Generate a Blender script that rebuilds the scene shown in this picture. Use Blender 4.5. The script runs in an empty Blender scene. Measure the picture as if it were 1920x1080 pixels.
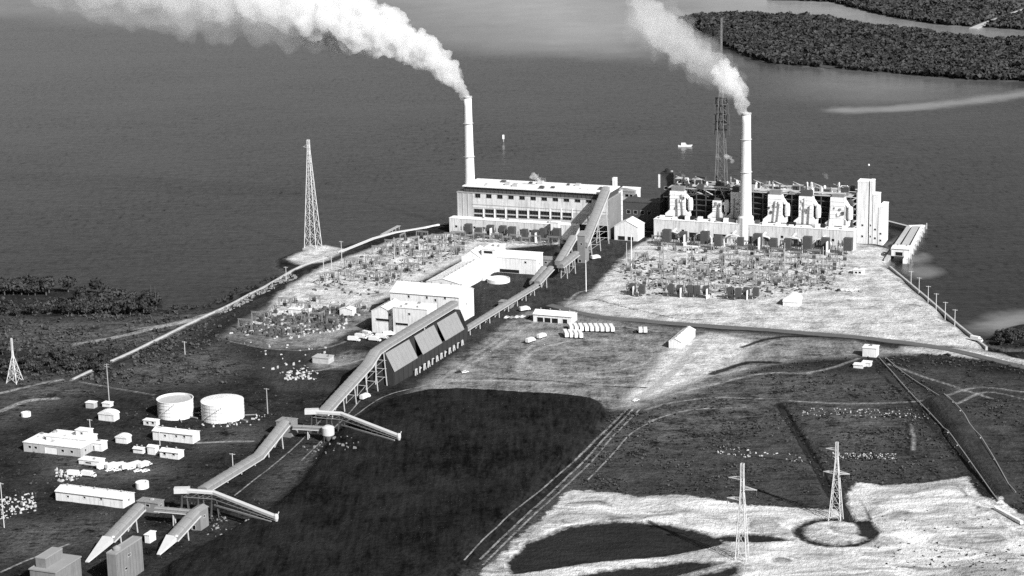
import bpy, math, random
import numpy as np
from mathutils import Vector, Matrix

random.seed(11)
RNG = np.random.default_rng(11)
scene = bpy.context.scene
COL = scene.collection

# ------------------------------------------------------------------ camera
CAM_H, CAM_F, PITCH, ROLL = 370.0, 3900.0, math.radians(14.0), math.radians(1.3)
cam_data = bpy.data.cameras.new("camera")
cam = bpy.data.objects.new("camera", cam_data)
COL.objects.link(cam)
cam_data.sensor_width = 36.0
cam_data.lens = CAM_F / 1920.0 * 36.0
cam_data.clip_start = 5.0
cam_data.clip_end = 60000.0
cam.matrix_world = (Matrix.Translation((0, 0, CAM_H))
                    @ Matrix.Rotation(math.pi / 2 - PITCH, 4, 'X')
                    @ Matrix.Rotation(-ROLL, 4, 'Z'))
scene.camera = cam

# ------------------------------------------------------------------ sky, sun, exposure
SUN_AZ = math.radians(-54.0)     # direction towards the sun, from +X counter-clockwise
SUN_EL = math.radians(35.0)
world = bpy.data.worlds.new("World")
scene.world = world
world.use_nodes = True
wn, wl = world.node_tree.nodes, world.node_tree.links
wn.clear()
w_out = wn.new("ShaderNodeOutputWorld")
w_bg = wn.new("ShaderNodeBackground")
w_sky = wn.new("ShaderNodeTexSky")
w_sky.sky_type = 'NISHITA'
w_sky.sun_disc = False
w_sky.sun_elevation = SUN_EL
w_sky.sun_rotation = math.pi / 2 - SUN_AZ
w_sky.dust_density = 1.5
w_bw = wn.new("ShaderNodeRGBToBW")          # a black and white photograph
wl.new(w_sky.outputs[0], w_bw.inputs[0])
wl.new(w_bw.outputs[0], w_bg.inputs[0])
w_bg.inputs[1].default_value = 0.05
wl.new(w_bg.outputs[0], w_out.inputs[0])

sun_data = bpy.data.lights.new("sun", 'SUN')
sun_data.energy = 4.6
sun_data.angle = math.radians(0.5)
sun = bpy.data.objects.new("sun", sun_data)
COL.objects.link(sun)
sdir = Vector((math.cos(SUN_AZ) * math.cos(SUN_EL), math.sin(SUN_AZ) * math.cos(SUN_EL), math.sin(SUN_EL)))
sun.rotation_euler = (-sdir).to_track_quat('-Z', 'Y').to_euler()
sun.location = (600, 600, 900)

scene.view_settings.view_transform = 'Standard'
scene.view_settings.look = 'None'
scene.view_settings.exposure = 0.6
scene.view_settings.gamma = 1.0
scene.view_settings.use_curve_mapping = False
scene.render.engine = 'CYCLES'
scene.cycles.use_denoising = False
scene.cycles.volume_bounces = 6
scene.cycles.max_bounces = 10
scene.cycles.diffuse_bounces = 2
scene.cycles.glossy_bounces = 2

# ------------------------------------------------------------------ surveying helpers
SITE = math.radians(-22.0)                   # the works' building axis
U = Vector((math.cos(SITE), math.sin(SITE), 0))
V = Vector((-math.sin(SITE), math.cos(SITE), 0))
CP, SP, CR, SR = math.cos(PITCH), math.sin(PITCH), math.cos(ROLL), math.sin(ROLL)


def ray(px, py):
    x, y = px - 960.0, 540.0 - py
    x, y = x * CR + y * SR, -x * SR + y * CR
    return Vector((x, CAM_F * CP + y * SP, -CAM_F * SP + y * CP))


def P(px, py, z=0.0):
    """ground position surveyed from the photograph"""
    d = ray(px, py)
    t = (z - CAM_H) / d.z
    return Vector((d.x * t, d.y * t, z))


def proj(p):
    Z = p[2] - CAM_H
    f = p[1] * CP - Z * SP
    u = p[1] * SP + Z * CP
    x, y = CAM_F * p[0] / f, CAM_F * u / f
    return 960 + x * CR - y * SR, 540 - (x * SR + y * CR)


def onwall(O, d, px, py):
    """hit of a sight line with the vertical plane through O along d: (run, height)"""
    r = ray(px, py)
    n = Vector((-d.y, d.x, 0))
    t = (n.x * O.x + n.y * O.y) / (n.x * r.x + n.y * r.y)
    h = Vector((r.x * t, r.y * t, CAM_H + r.z * t))
    return (h - O).dot(d), h.z - O.z


def run_to(O, d, px):
    lo, hi = 0.0, 400.0
    s = 1 if proj(O + d * 10)[0] > proj(O)[0] else -1
    for _ in range(40):
        m = (lo + hi) / 2
        if (proj(O + d * m)[0] - px) * s < 0:
            lo = m
        else:
            hi = m
    return lo


def height_to(O, py):
    lo, hi = 0.0, 300.0
    for _ in range(40):
        m = (lo + hi) / 2
        if proj(O + Vector((0, 0, m)))[1] > py:
            lo = m
        else:
            hi = m
    return lo


# ------------------------------------------------------------------ materials
def new_mat(name):
    m = bpy.data.materials.new(name)
    m.use_nodes = True
    nt = m.node_tree
    b = nt.nodes["Principled BSDF"]
    return m, nt, b


def noise(nt, scale, detail=3, rough=0.55, vec=None, dist=0.0):
    n = nt.nodes.new("ShaderNodeTexNoise")
    n.inputs['Scale'].default_value = scale
    n.inputs['Detail'].default_value = detail
    n.inputs['Roughness'].default_value = rough
    n.inputs['Distortion'].default_value = dist
    if vec is not None:
        nt.links.new(vec, n.inputs['Vector'])
    return n.outputs[0]


def math_n(nt, op, a, b=None, c=None, clamp=False):
    n = nt.nodes.new("ShaderNodeMath")
    n.operation = op
    n.use_clamp = clamp
    for i, v in enumerate((a, b, c)):
        if v is None:
            continue
        if isinstance(v, (int, float)):
            n.inputs[i].default_value = v
        else:
            nt.links.new(v, n.inputs[i])
    return n.outputs[0]


def maprange(nt, v, a, b, c, d, smooth=False):
    n = nt.nodes.new("ShaderNodeMapRange")
    n.interpolation_type = 'SMOOTHSTEP' if smooth else 'LINEAR'
    nt.links.new(v, n.inputs[0])
    for i, x in enumerate((a, b, c, d)):
        n.inputs[i + 1].default_value = x
    return n.outputs[0]


def mixf(nt, fac, a, b):
    n = nt.nodes.new("ShaderNodeMix")
    n.data_type = 'FLOAT'
    for i, v in ((0, fac), (2, a), (3, b)):
        if isinstance(v, (int, float)):
            n.inputs[i].default_value = v
        else:
            nt.links.new(v, n.inputs[i])
    return n.outputs[0]


def world_pos(nt, sx=1, sy=1, sz=1, rot=0.0):
    g = nt.nodes.new("ShaderNodeNewGeometry")
    mp = nt.nodes.new("ShaderNodeMapping")
    mp.inputs['Rotation'].default_value = (0, 0, rot)
    mp.inputs['Scale'].default_value = (sx, sy, sz)
    nt.links.new(g.outputs['Position'], mp.inputs['Vector'])
    return mp.outputs[0]


def mat(name, v, var=0.25, scale=0.25, rough=0.85, streak=0.0, ribs=0.0, metallic=0.0):
    """weathered plain surface: grey value v, blotches, rain streaks, ribbed sheet relief"""
    m, nt, b = new_mat(name)
    pos = world_pos(nt)
    n1 = noise(nt, scale, 5, 0.6, pos)
    n2 = noise(nt, scale * 7, 3, 0.6, pos)
    f = math_n(nt, 'MULTIPLY_ADD', n1, 1.4, -0.7)
    f = math_n(nt, 'ADD', f, math_n(nt, 'MULTIPLY_ADD', n2, 0.8, -0.4))
    f = math_n(nt, 'MULTIPLY_ADD', f, var, 1.0)
    if streak:
        ps = world_pos(nt, 0.9, 0.9, 0.06)
        s = noise(nt, 1.0, 4, 0.7, ps)
        s = maprange(nt, s, 0.48, 0.72, 1.0, 1.0 - streak)
        f = math_n(nt, 'MULTIPLY', f, s)
    col = math_n(nt, 'MULTIPLY', f, v, clamp=True)
    nt.links.new(col, b.inputs['Base Color'])
    b.inputs['Roughness'].default_value = rough
    b.inputs['Metallic'].default_value = metallic
    if 'Specular IOR Level' in b.inputs:
        b.inputs['Specular IOR Level'].default_value = 0.25
    bump = nt.nodes.new("ShaderNodeBump")
    bump.inputs['Strength'].default_value = 0.35
    bump.inputs['Distance'].default_value = 0.15
    hgt = n2
    if ribs:
        tc = nt.nodes.new("ShaderNodeTexCoord")
        wv = nt.nodes.new("ShaderNodeTexWave")
        wv.inputs['Scale'].default_value = ribs
        nt.links.new(tc.outputs['Object'], wv.inputs['Vector'])
        hgt = math_n(nt, 'ADD', n2, wv.outputs[1])
    nt.links.new(hgt, bump.inputs['Height'])
    nt.links.new(bump.outputs[0], b.inputs['Normal'])
    return m


M = {}
M['white'] = mat('white_painted_metal', 0.78, 0.16, 0.15, 0.7, 0.28)
M['white_roof'] = mat('white_sheet_roof', 0.80, 0.22, 0.10, 0.7, 0.0, 3.0)
M['white_wall'] = mat('white_sheet_wall', 0.74, 0.22, 0.12, 0.75, 0.4)
M['sooty'] = mat('sooty_white_wall', 0.62, 0.35, 0.07, 0.85, 0.55)
M['stack'] = mat('pale_concrete_stack', 0.72, 0.12, 0.05, 0.85, 0.2)
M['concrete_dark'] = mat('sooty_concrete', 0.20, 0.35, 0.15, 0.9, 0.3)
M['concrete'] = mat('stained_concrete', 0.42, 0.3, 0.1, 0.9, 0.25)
M['grey_roof'] = mat('grey_roofing', 0.27, 0.25, 0.12, 0.9)
M['gallery'] = mat('grey_corrugated_gallery', 0.25, 0.22, 0.2, 0.75, 0.0, 2.2)
M['gallery_side'] = mat('grey_gallery_wall', 0.22, 0.25, 0.2, 0.8, 0.2)
M['steel'] = mat('galvanised_steel', 0.52, 0.2, 0.5, 0.55)
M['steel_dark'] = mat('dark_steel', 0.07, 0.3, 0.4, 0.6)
M['steel_mid'] = mat('weathered_grey_steel', 0.24, 0.25, 0.4, 0.6)
M['dark'] = mat('black_interior', 0.012, 0.2, 0.3, 0.95)
M['bunker_wall'] = mat('coal_stained_wall', 0.035, 0.4, 0.2, 0.9, 0.2)
M['wood'] = mat('weathered_pole', 0.34, 0.2, 0.8, 0.9)
M['rubber'] = mat('tyre_rubber', 0.02, 0.2, 2, 0.9)
M['car_white'] = mat('white_car_paint', 0.75, 0.05, 0.5, 0.35)
M['car_grey'] = mat('grey_car_paint', 0.30, 0.05, 0.5, 0.35)
M['car_black'] = mat('black_car_paint', 0.03, 0.05, 0.5, 0.3)
M['glass'] = mat('dark_window_glass', 0.012, 0.1, 0.5, 0.15)
M['trunk'] = mat('bark', 0.09, 0.3, 1.0, 0.95)
M['rubble'] = mat('pale_rubble', 0.45, 0.6, 0.6, 0.95)
M['stone'] = mat('riprap_stone', 0.22, 0.5, 0.5, 0.95)
M['asphalt'] = mat('worn_asphalt', 0.11, 0.35, 0.06, 0.9)
M['timber'] = mat('pier_timber', 0.35, 0.3, 0.3, 0.9)
M['insul'] = mat('porcelain', 0.10, 0.2, 1.0, 0.3)


def foliage(name, v):
    m, nt, b = new_mat(name)
    pos = world_pos(nt)
    n1 = noise(nt, 0.05, 4, 0.6, pos)
    n2 = noise(nt, 0.5, 3, 0.6, pos)
    n1 = maprange(nt, n1, 0.3, 0.7, 0.0, 1.15)
    oi = nt.nodes.new("ShaderNodeObjectInfo")
    f = math_n(nt, 'ADD', math_n(nt, 'MULTIPLY', n1, 1.0), math_n(nt, 'MULTIPLY', n2, 1.0))
    f = math_n(nt, 'MULTIPLY_ADD', oi.outputs['Random'], 0.5, math_n(nt, 'SUBTRACT', f, 0.25))
    nt.links.new(math_n(nt, 'MULTIPLY', f, v, clamp=True), b.inputs['Base Color'])
    b.inputs['Roughness'].default_value = 0.7
    b.inputs['Specular IOR Level'].default_value = 0.2
    return m


M['leaf'] = foliage('tree_leaves', 0.036)
M['mangrove'] = foliage('mangrove_leaves', 0.050)
M['scrub'] = foliage('scrub_leaves', 0.055)


# ------------------------------------------------------------------ mesh helpers
class MB:
    def __init__(self):
        self.v, self.f = [], []

    def add(self, vs, fs):
        o = len(self.v)
        self.v += [tuple(p) for p in vs]
        self.f += [tuple(i + o for i in q) for q in fs]
        return self

    def box(self, x0, x1, y0, y1, z0, z1):
        return self.add([(x0, y0, z0), (x1, y0, z0), (x1, y1, z0), (x0, y1, z0),
                         (x0, y0, z1), (x1, y0, z1), (x1, y1, z1), (x0, y1, z1)],
                        [(0, 3, 2, 1), (4, 5, 6, 7), (0, 1, 5, 4), (1, 2, 6, 5), (2, 3, 7, 6), (3, 0, 4, 7)])

    def bar(self, p, q, w, w2=None):
        p, q = Vector(p), Vector(q)
        w2 = w if w2 is None else w2
        d = (q - p)
        if d.length < 1e-6:
            return self
        d.normalize()
        a = d.cross(Vector((0, 0, 1)))
        if a.length < 1e-3:
            a = Vector((1, 0, 0))
        a.normalize()
        b = d.cross(a)
        vs = []
        for c, r in ((p, w / 2), (q, w2 / 2)):
            for sa, sb in ((-1, -1), (1, -1), (1, 1), (-1, 1)):
                vs.append(c + a * (sa * r) + b * (sb * r))
        return self.add(vs, [(0, 1, 2, 3), (7, 6, 5, 4), (0, 4, 5, 1), (1, 5, 6, 2), (2, 6, 7, 3), (3, 7, 4, 0)])

    def lathe(self, prof, seg=20, cx=0, cy=0, cap=True):
        vs, fs = [], []
        for r, z in prof:
            for k in range(seg):
                a = 2 * math.pi * k / seg
                vs.append((cx + r * math.cos(a), cy + r * math.sin(a), z))
        for i in range(len(prof) - 1):
            for k in range(seg):
                k2 = (k + 1) % seg
                fs.append((i * seg + k, i * seg + k2, (i + 1) * seg + k2, (i + 1) * seg + k))
        if cap:
            fs.append(tuple(reversed(range(seg))))
            fs.append(tuple(range((len(prof) - 1) * seg, len(prof) * seg)))
        return self.add(vs, fs)

    def prism(self, poly, axis, a0, a1):
        """poly in the plane across axis ('x': (y,z), 'y': (x,z), 'z': (x,y))"""
        n = len(poly)
        mk = {'x': lambda p, a: (a, p[0], p[1]), 'y': lambda p, a: (p[0], a, p[1]), 'z': lambda p, a: (p[0], p[1], a)}[axis]
        vs = [mk(p, a0) for p in poly] + [mk(p, a1) for p in poly]
        fs = [tuple(range(n)), tuple(reversed(range(n, 2 * n)))]
        for i in range(n):
            j = (i + 1) % n
            fs.append((i, i + n, j + n, j))
        return self.add(vs, fs)

    def sweep(self, path, prof, closed=True):
        path = [Vector(p) for p in path]
        n = len(prof)
        vs, fs = [], []
        for i, p in enumerate(path):
            t0 = (path[i] - path[i - 1]) if i else (path[1] - path[0])
            t1 = (path[i + 1] - path[i]) if i < len(path) - 1 else t0
            t0, t1 = t0.normalized(), t1.normalized()
            t = Vector(((t0 + t1).x, (t0 + t1).y, 0)).normalized()
            s = Vector((t.y, -t.x, 0))
            for a, b in prof:
                vs.append(p + s * a + Vector((0, 0, b)))
        for i in range(len(path) - 1):
            for k in range(n if closed else n - 1):
                k2 = (k + 1) % n
                fs.append((i * n + k, i * n + k2, (i + 1) * n + k2, (i + 1) * n + k))
        if closed:
            fs.append(tuple(range(n)))
            fs.append(tuple(reversed(range((len(path) - 1) * n, len(path) * n))))
        return self.add(vs, fs)

    def mesh(self, name, m):
        me = bpy.data.meshes.new(name)
        me.from_pydata(self.v, [], self.f)
        me.materials.append(m if not isinstance(m, str) else M[m])
        me.update()
        return me

    def build(self, name, m, parent=None, smooth=False):
        o = bpy.data.objects.new(name, self.mesh(name, m))
        COL.objects.link(o)
        if smooth:
            o.data.polygons.foreach_set('use_smooth', [True] * len(o.data.polygons))
        if parent is not None:
            o.parent = parent
        return o


def tag(o, label, cat, group=None, kind=None):
    if label:
        o['label'] = label
    if cat:
        o['category'] = cat
    if group:
        o['group'] = group
    if kind:
        o['kind'] = kind
    return o


def thing(name, label, cat, loc=(0, 0, 0), rz=SITE, group=None):
    o = bpy.data.objects.new(name, None)
    COL.objects.link(o)
    o.empty_display_size = 1.0
    o.location = loc
    o.rotation_euler = (0, 0, rz)
    return tag(o, label, cat, group)


def copy_tree(o, parent=None):
    c = o.copy()
    COL.objects.link(c)
    c.parent = parent
    for ch in list(o.children):
        copy_tree(ch, c)
    return c


def link_mesh(name, me, parent=None):
    o = bpy.data.objects.new(name, me)
    COL.objects.link(o)
    if parent is not None:
        o.parent = parent
    return o


def np_mesh(name, verts, faces_flat, per, m):
    """fast mesh from numpy arrays; per = vertices per face"""
    me = bpy.data.meshes.new(name)
    nf = len(faces_flat) // per
    me.vertices.add(len(verts))
    me.vertices.foreach_set('co', np.asarray(verts, dtype=np.float32).ravel())
    me.loops.add(len(faces_flat))
    me.loops.foreach_set('vertex_index', np.asarray(faces_flat, dtype=np.int32))
    me.polygons.add(nf)
    me.polygons.foreach_set('loop_start', np.arange(0, nf * per, per, dtype=np.int32))
    me.polygons.foreach_set('loop_total', np.full(nf, per, dtype=np.int32))
    me.materials.append(m)
    me.update(calc_edges=True)
    me.validate()
    return me


# ------------------------------------------------------------------ fields for the land
def sd_poly(X, Y, poly):
    """signed distance in metres, negative inside"""
    d2 = np.full(X.shape, 1e12)
    ins = np.zeros(X.shape, bool)
    n = len(poly)
    for i in range(n):
        ax, ay = poly[i][0], poly[i][1]
        bx, by = poly[(i + 1) % n][0], poly[(i + 1) % n][1]
        ex, ey = bx - ax, by - ay
        wx, wy = X - ax, Y - ay
        t = np.clip((wx * ex + wy * ey) / (ex * ex + ey * ey + 1e-9), 0, 1)
        d2 = np.minimum(d2, (wx - ex * t) ** 2 + (wy - ey * t) ** 2)
        c = ((ay > Y) != (by > Y)) & (X < ex * (Y - ay) / (ey if abs(ey) > 1e-9 else 1e-9) + ax)
        ins ^= c
    d = np.sqrt(d2)
    return np.where(ins, -d, d)


def sd_line(X, Y, pts):
    d2 = np.full(X.shape, 1e12)
    for a, b in zip(pts[:-1], pts[1:]):
        ex, ey = b[0] - a[0], b[1] - a[1]
        wx, wy = X - a[0], Y - a[1]
        t = np.clip((wx * ex + wy * ey) / (ex * ex + ey * ey + 1e-9), 0, 1)
        d2 = np.minimum(d2, (wx - ex * t) ** 2 + (wy - ey * t) ** 2)
    return np.sqrt(d2)


def vnoise(X, Y, s, seed=0):
    r = np.random.default_rng(seed).random((257, 257))
    x, y = X / s + 1000.3, Y / s + 1000.7
    xi, yi = np.floor(x).astype(int), np.floor(y).astype(int)
    fx, fy = x - xi, y - yi
    fx, fy = fx * fx * (3 - 2 * fx), fy * fy * (3 - 2 * fy)
    a, b = r[xi % 256, yi % 256], r[(xi + 1) % 256, yi % 256]
    c, d = r[xi % 256, (yi + 1) % 256], r[(xi + 1) % 256, (yi + 1) % 256]
    return (a * (1 - fx) + b * fx) * (1 - fy) + (c * (1 - fx) + d * fx) * fy


ORD = ['first', 'second', 'third', 'fourth', 'fifth', 'sixth', 'seventh', 'eighth', 'ninth', 'tenth', 'eleventh', 'twelfth', 'thirteenth', 'fourteenth', 'fifteenth']


def W(pts):
    return [tuple(P(*p)[:2]) for p in pts]


def dense(pts, n=6):
    """Catmull-Rom through picture points, then to the ground"""
    q = [np.array(p, float) for p in pts]
    q = [2 * q[0] - q[1]] + q + [2 * q[-1] - q[-2]]
    out = []
    for i in range(1, len(q) - 2):
        for k in range(n):
            t = k / n
            out.append(0.5 * (2 * q[i] + (q[i + 1] - q[i - 1]) * t + (2 * q[i - 1] - 5 * q[i] + 4 * q[i + 1] - q[i + 2]) * t * t
                              + (3 * q[i] - q[i - 1] - 3 * q[i + 1] + q[i + 2]) * t ** 3))
    out.append(q[-2])
    return W(out)

# ================================================================== LAND
WATER_Z = -1.8
A0 = P(843, 410)
land_px = [(-420, 575), (-150, 560), (0, 541), (90, 535), (190, 543), (285, 572), (335, 581), (400, 574), (452, 548), (500, 530),
           (540, 511), (505, 490), (540, 476), (575, 459), (612, 455), (640, 459), (700, 446), (745, 433), (795, 424), (843, 410)]
land = W(land_px)
land += [tuple((A0 + V * 95)[:2]), tuple((P(1672, 452) + V * 25)[:2])]
land += W([(1672, 452), (1664, 470), (1668, 500), (1735, 556), (1800, 612), (1850, 651), (1925, 668), (2200, 720), (2700, 1400), (-700, 1400), (-900, 700)])
marsh = W([(1848, 640), (1866, 618), (1910, 604), (1990, 596), (2150, 600), (2150, 664), (1990, 655), (1925, 657), (1880, 652)])

sand_p = [W([(1100, 562), (1125, 520), (1150, 482), (1225, 444), (1600, 455), (1668, 466), (1672, 500), (1738, 556), (1806, 614), (1856, 656),
             (1700, 642), (1560, 624), (1400, 614), (1250, 602), (1130, 592), (1065, 575)]),
          W([(520, 552), (566, 522), (610, 496), (660, 479), (745, 447), (850, 438), (1040, 446), (1060, 456), (905, 470), (862, 488), (742, 550), (690, 576), (600, 578), (540, 590), (500, 612), (470, 612), (510, 575)]),
          W([(536, 486), (578, 464), (612, 459), (652, 468), (606, 491), (566, 496)]),
          W([(1236, 664), (1330, 622), (1420, 640), (1390, 676), (1310, 712), (1215, 748), (1168, 752), (1190, 728), (1230, 690)]),
          W([(1690, 650), (1850, 656), (1930, 672), (1930, 684), (1800, 668), (1690, 660)])]
dirt_p = [W([(770, 738), (850, 670), (930, 610), (985, 578), (1110, 596), (1250, 612), (1600, 640), (1720, 662), (1500, 676), (1420, 690), (1360, 712), (1290, 740),
             (1200, 768), (1140, 768), (1000, 752), (880, 742)]),
          W([(410, 632), (470, 594), (520, 562), (560, 548), (700, 556), (722, 580), (672, 622), (610, 654), (500, 652)]),
          W([(560, 668), (650, 655), (690, 662), (660, 690), (590, 692)]),
          W([(1050, 566), (1100, 545), (1140, 560), (1120, 592), (1060, 588)])]
coal_p = [W([(560, 905), (600, 842), (640, 800), (720, 752), (800, 735), (860, 731), (1000, 741), (1128, 753), (1143, 770), (1096, 850), (1004, 950), (925, 1030), (850, 1090),
             (800, 1140), (280, 1140), (300, 1065), (420, 1000), (500, 958)])]
field_p = [W([(1150, 870), (1230, 790), (1340, 740), (1480, 705), (1650, 700), (1760, 742), (1700, 760), (1800, 850), (1840, 905), (1820, 900), (1600, 912), (1590, 960), (1400, 955), (1100, 925)]),
           W([(1700, 690), (1800, 690), (1940, 712), (1940, 960), (1905, 930), (1840, 825), (1780, 742)])]
bank_p = W([(1736, 752), (1778, 744), (1842, 828), (1912, 940), (1872, 948), (1805, 856)])
asph_p = [bank_p, W([(868, 640), (905, 590), (890, 545), (900, 508), (960, 508), (1010, 500), (1050, 460), (1130, 436), (1215, 436), (1170, 482), (1120, 535), (1075, 562), (1010, 572), (960, 598), (905, 640), (860, 668)]),
          W([(560, 690), (700, 640), (700, 620), (660, 618), (610, 650), (500, 660), (480, 700), (520, 735), (640, 735)])]
white_p = [W([(885, 1095), (930, 1045), (985, 998), (1022, 968), (1050, 934), (1068, 920), (1110, 919), (1150, 924), (1200, 932), (1280, 926), (1330, 937), (1400, 947), (1480, 953), (1540, 956),
              (1585, 958), (1586, 930), (1606, 903), (1650, 910), (1720, 907), (1812, 894), (1835, 928), (1875, 944), (1940, 975), (2000, 1160), (860, 1160)])]
pond_p = [W([(948, 1052), (985, 1020), (1060, 990), (1150, 977), (1250, 983), (1330, 1000), (1368, 1018), (1250, 1044), (1100, 1058), (958, 1078)]),
          W([(1040, 1084), (1180, 1064), (1300, 1052), (1356, 1058), (1250, 1086), (1120, 1098)]),
          W([(1330, 1006), (1420, 1004), (1500, 1014), (1440, 1020), (1360, 1016)]),
          W([(1260, 1090), (1330, 1074), (1385, 1058), (1390, 1072), (1330, 1100)]),
          W([(1605, 978), (1630, 972), (1653, 1000), (1640, 1011), (1610, 1006)])]
grey_p = [W([(800, 740), (870, 722), (1000, 728), (1140, 738), (1120, 756), (980, 744), (860, 738)]), W([(1190, 766), (1270, 735), (1165, 850), (1030, 965), (890, 1090), (855, 1090), (970, 965), (1090, 860), (1140, 785)]),
          W([(1190, 775), (1330, 700), (1500, 690), (1690, 735), (1500, 760), (1440, 800), (1330, 830), (1150, 860)]),
          W([(0, 590), (120, 600), (330, 590), (420, 580), (330, 640), (140, 660), (0, 650)]),
          W([(90, 848), (300, 860), (335, 890), (200, 906), (80, 892)]), W([(380, 808), (480, 798), (505, 825), (380, 842)]), W([(0, 985), (200, 965), (245, 1000), (60, 1042), (0, 1052)]),
          W([(520, 885), (640, 800), (610, 860), (500, 935)]), W([(215, 690), (420, 640), (470, 690), (380, 720), (230, 730)]),
          W([(0, 720), (120, 700), (190, 730), (110, 760), (0, 800)]),
          W([(1500, 770), (1640, 760), (1700, 800), (1640, 850), (1560, 850)])]
moat_c = P(1567, 998)

light_l = [(dense([(1010, 700), (985, 678), (1010, 655), (1090, 638), (1180, 642), (1225, 660), (1200, 685), (1110, 700), (1010, 700)]), 1.6),
           (dense([(1040, 690), (1030, 675), (1070, 658), (1140, 655), (1180, 668), (1150, 686)]), 1.0),
           (dense([(1060, 560), (1090, 574), (1160, 578), (1260, 596)]), 1.2), (dense([(1060, 575), (1085, 548), (1130, 540)]), 1.2),
           (dense([(1210, 770), (1260, 755), (1340, 745), (1430, 748)]), 1.0), (dense([(1215, 790), (1290, 770), (1400, 765)]), 0.8),
           (dense([(1600, 640), (1640, 652), (1720, 668)]), 1.0), (dense([(1500, 700), (1560, 690), (1610, 672)]), 1.2),
           (dense([(137, 712), (240, 663), (330, 620), (420, 577), (500, 535), (556, 503), (620, 480)]), 2.4),
           (dense([(140, 645), (200, 636), (280, 618), (350, 603), (420, 580)]), 3.0),
           (dense([(250, 618), (330, 605), (400, 585)]), 1.2),
           (dense([(1480, 752), (1600, 757), (1740, 750), (1830, 726), (1930, 736)]), 1.2),
           (dense([(1665, 682), (1760, 715), (1860, 748)]), 1.3),
           (dense([(1775, 745), (1790, 758), (1850, 735), (1930, 752)]), 1.1),
           (dense([(1700, 650), (1800, 655), (1860, 664), (1940, 690)]), 2.2),
           (dense([(0, 738), (60, 722), (115, 712)]), 2.0), (dense([(0, 772), (50, 752), (105, 746)]), 2.5),
           (dense([(370, 830), (420, 829), (474, 828)]), 1.2),
           (dense([(972, 690), (990, 655), (1050, 622), (1150, 612), (1235, 622)]), 1.5),
           (dense([(860, 700), (940, 645), (1010, 600), (1060, 588)]), 1.8),
           (dense([(820, 715), (900, 660), (975, 612)]), 1.2),
           (dense([(970, 695), (1060, 705), (1180, 705), (1230, 690)]), 2.2),
           (dense([(850, 712), (1000, 716), (1150, 722), (1215, 716)]), 2.0),
           (dense([(1310, 640), (1270, 690), (1215, 735), (1170, 760)]), 3.0),
           (dense([(1400, 690), (1300, 712), (1220, 748)]), 2.0),
           (dense([(1520, 700), (1430, 700), (1330, 722), (1250, 742)]), 1.5),
           (dense([(1450, 640), (1400, 660), (1340, 690)]), 1.5),
           (dense([(1705, 795), (1712, 815), (1712, 845)]), 1.2),
           (dense([(1190, 765), (1140, 815), (1080, 880), (990, 965), (900, 1050)]), 0.7),
           (dense([(1200, 768), (1152, 815), (1095, 880), (1000, 968), (905, 1060)]), 0.6),
           (dense([(1176, 768), (1122, 820), (1066, 876), (970, 965), (870, 1060)]), 0.8),
           (dense([(1330, 765), (1250, 780), (1190, 808), (1150, 850), (1098, 905)]), 0.6),
           (dense([(660, 722), (600, 790), (540, 850), (440, 930)]), 0.5),
           (dense([(690, 735), (640, 790), (560, 870)]), 0.5),
           (dense([(800, 722), (720, 745), (650, 790)]), 0.5),
           (dense([(0, 1075), (60, 1048), (130, 1020)]), 0.8),
           (dense([(430, 640), (520, 655), (620, 650), (690, 615)]), 1.0),
           (dense([(560, 700), (620, 690), (690, 670)]), 1.2),
           (dense([(150, 716), (260, 735), (290, 740)]), 1.0)]
dark_l = [(dense([(1462, 757), (1490, 802), (1525, 860), (1552, 912)]), 3.0), (dense([(1552, 912), (1580, 952), (1592, 975)]), 3.2),
          (dense([(1572, 880), (1602, 925), (1634, 977)]), 0.6),
          (dense([(930, 710), (1020, 714), (1120, 722), (1212, 728)]), 1.3),
          (dense([(1700, 790), (1705, 815), (1704, 845)]), 1.3),
          (dense([(1118, 562), (1190, 580), (1260, 595), (1320, 600)]), 1.0),
          (dense([(1390, 652), (1450, 633), (1530, 630)]), 2.0),
          (dense([(1335, 700), (1400, 680), (1460, 680)]), 2.5),
          (dense([(150, 712), (260, 664), (345, 624), (435, 582), (520, 540), (560, 516)]), 1.0),
          (dense([(140, 652), (220, 640), (300, 624), (350, 612)]), 1.0),
          (dense([(560, 508), (520, 526), (470, 546), (420, 566)]), 4.0),
          (dense([(1640, 690), (1722, 770), (1790, 855)]), 1.2),
          (dense([(1180, 768), (1128, 822), (1072, 880), (980, 970), (885, 1060)]), 1.4),
          (dense([(1640, 800), (1700, 850), (1770, 900)]), 1.0),
          (dense([(1340, 850), (1420, 856), (1520, 868)]), 1.2)]

GS = 2.5
gx = np.arange(-640, 590, GS)
gy = np.arange(850, 2040, GS)
X, Y = np.meshgrid(gx, gy)


def union(polys):
    d = np.full(X.shape, 1e6)
    for p in polys:
        d = np.minimum(d, sd_poly(X, Y, p))
    return d


def lines(ls):
    d = np.full(X.shape, 1e6)
    for pts, w in ls:
        d = np.minimum(d, sd_line(X, Y, pts) - w)
    return d


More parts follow.
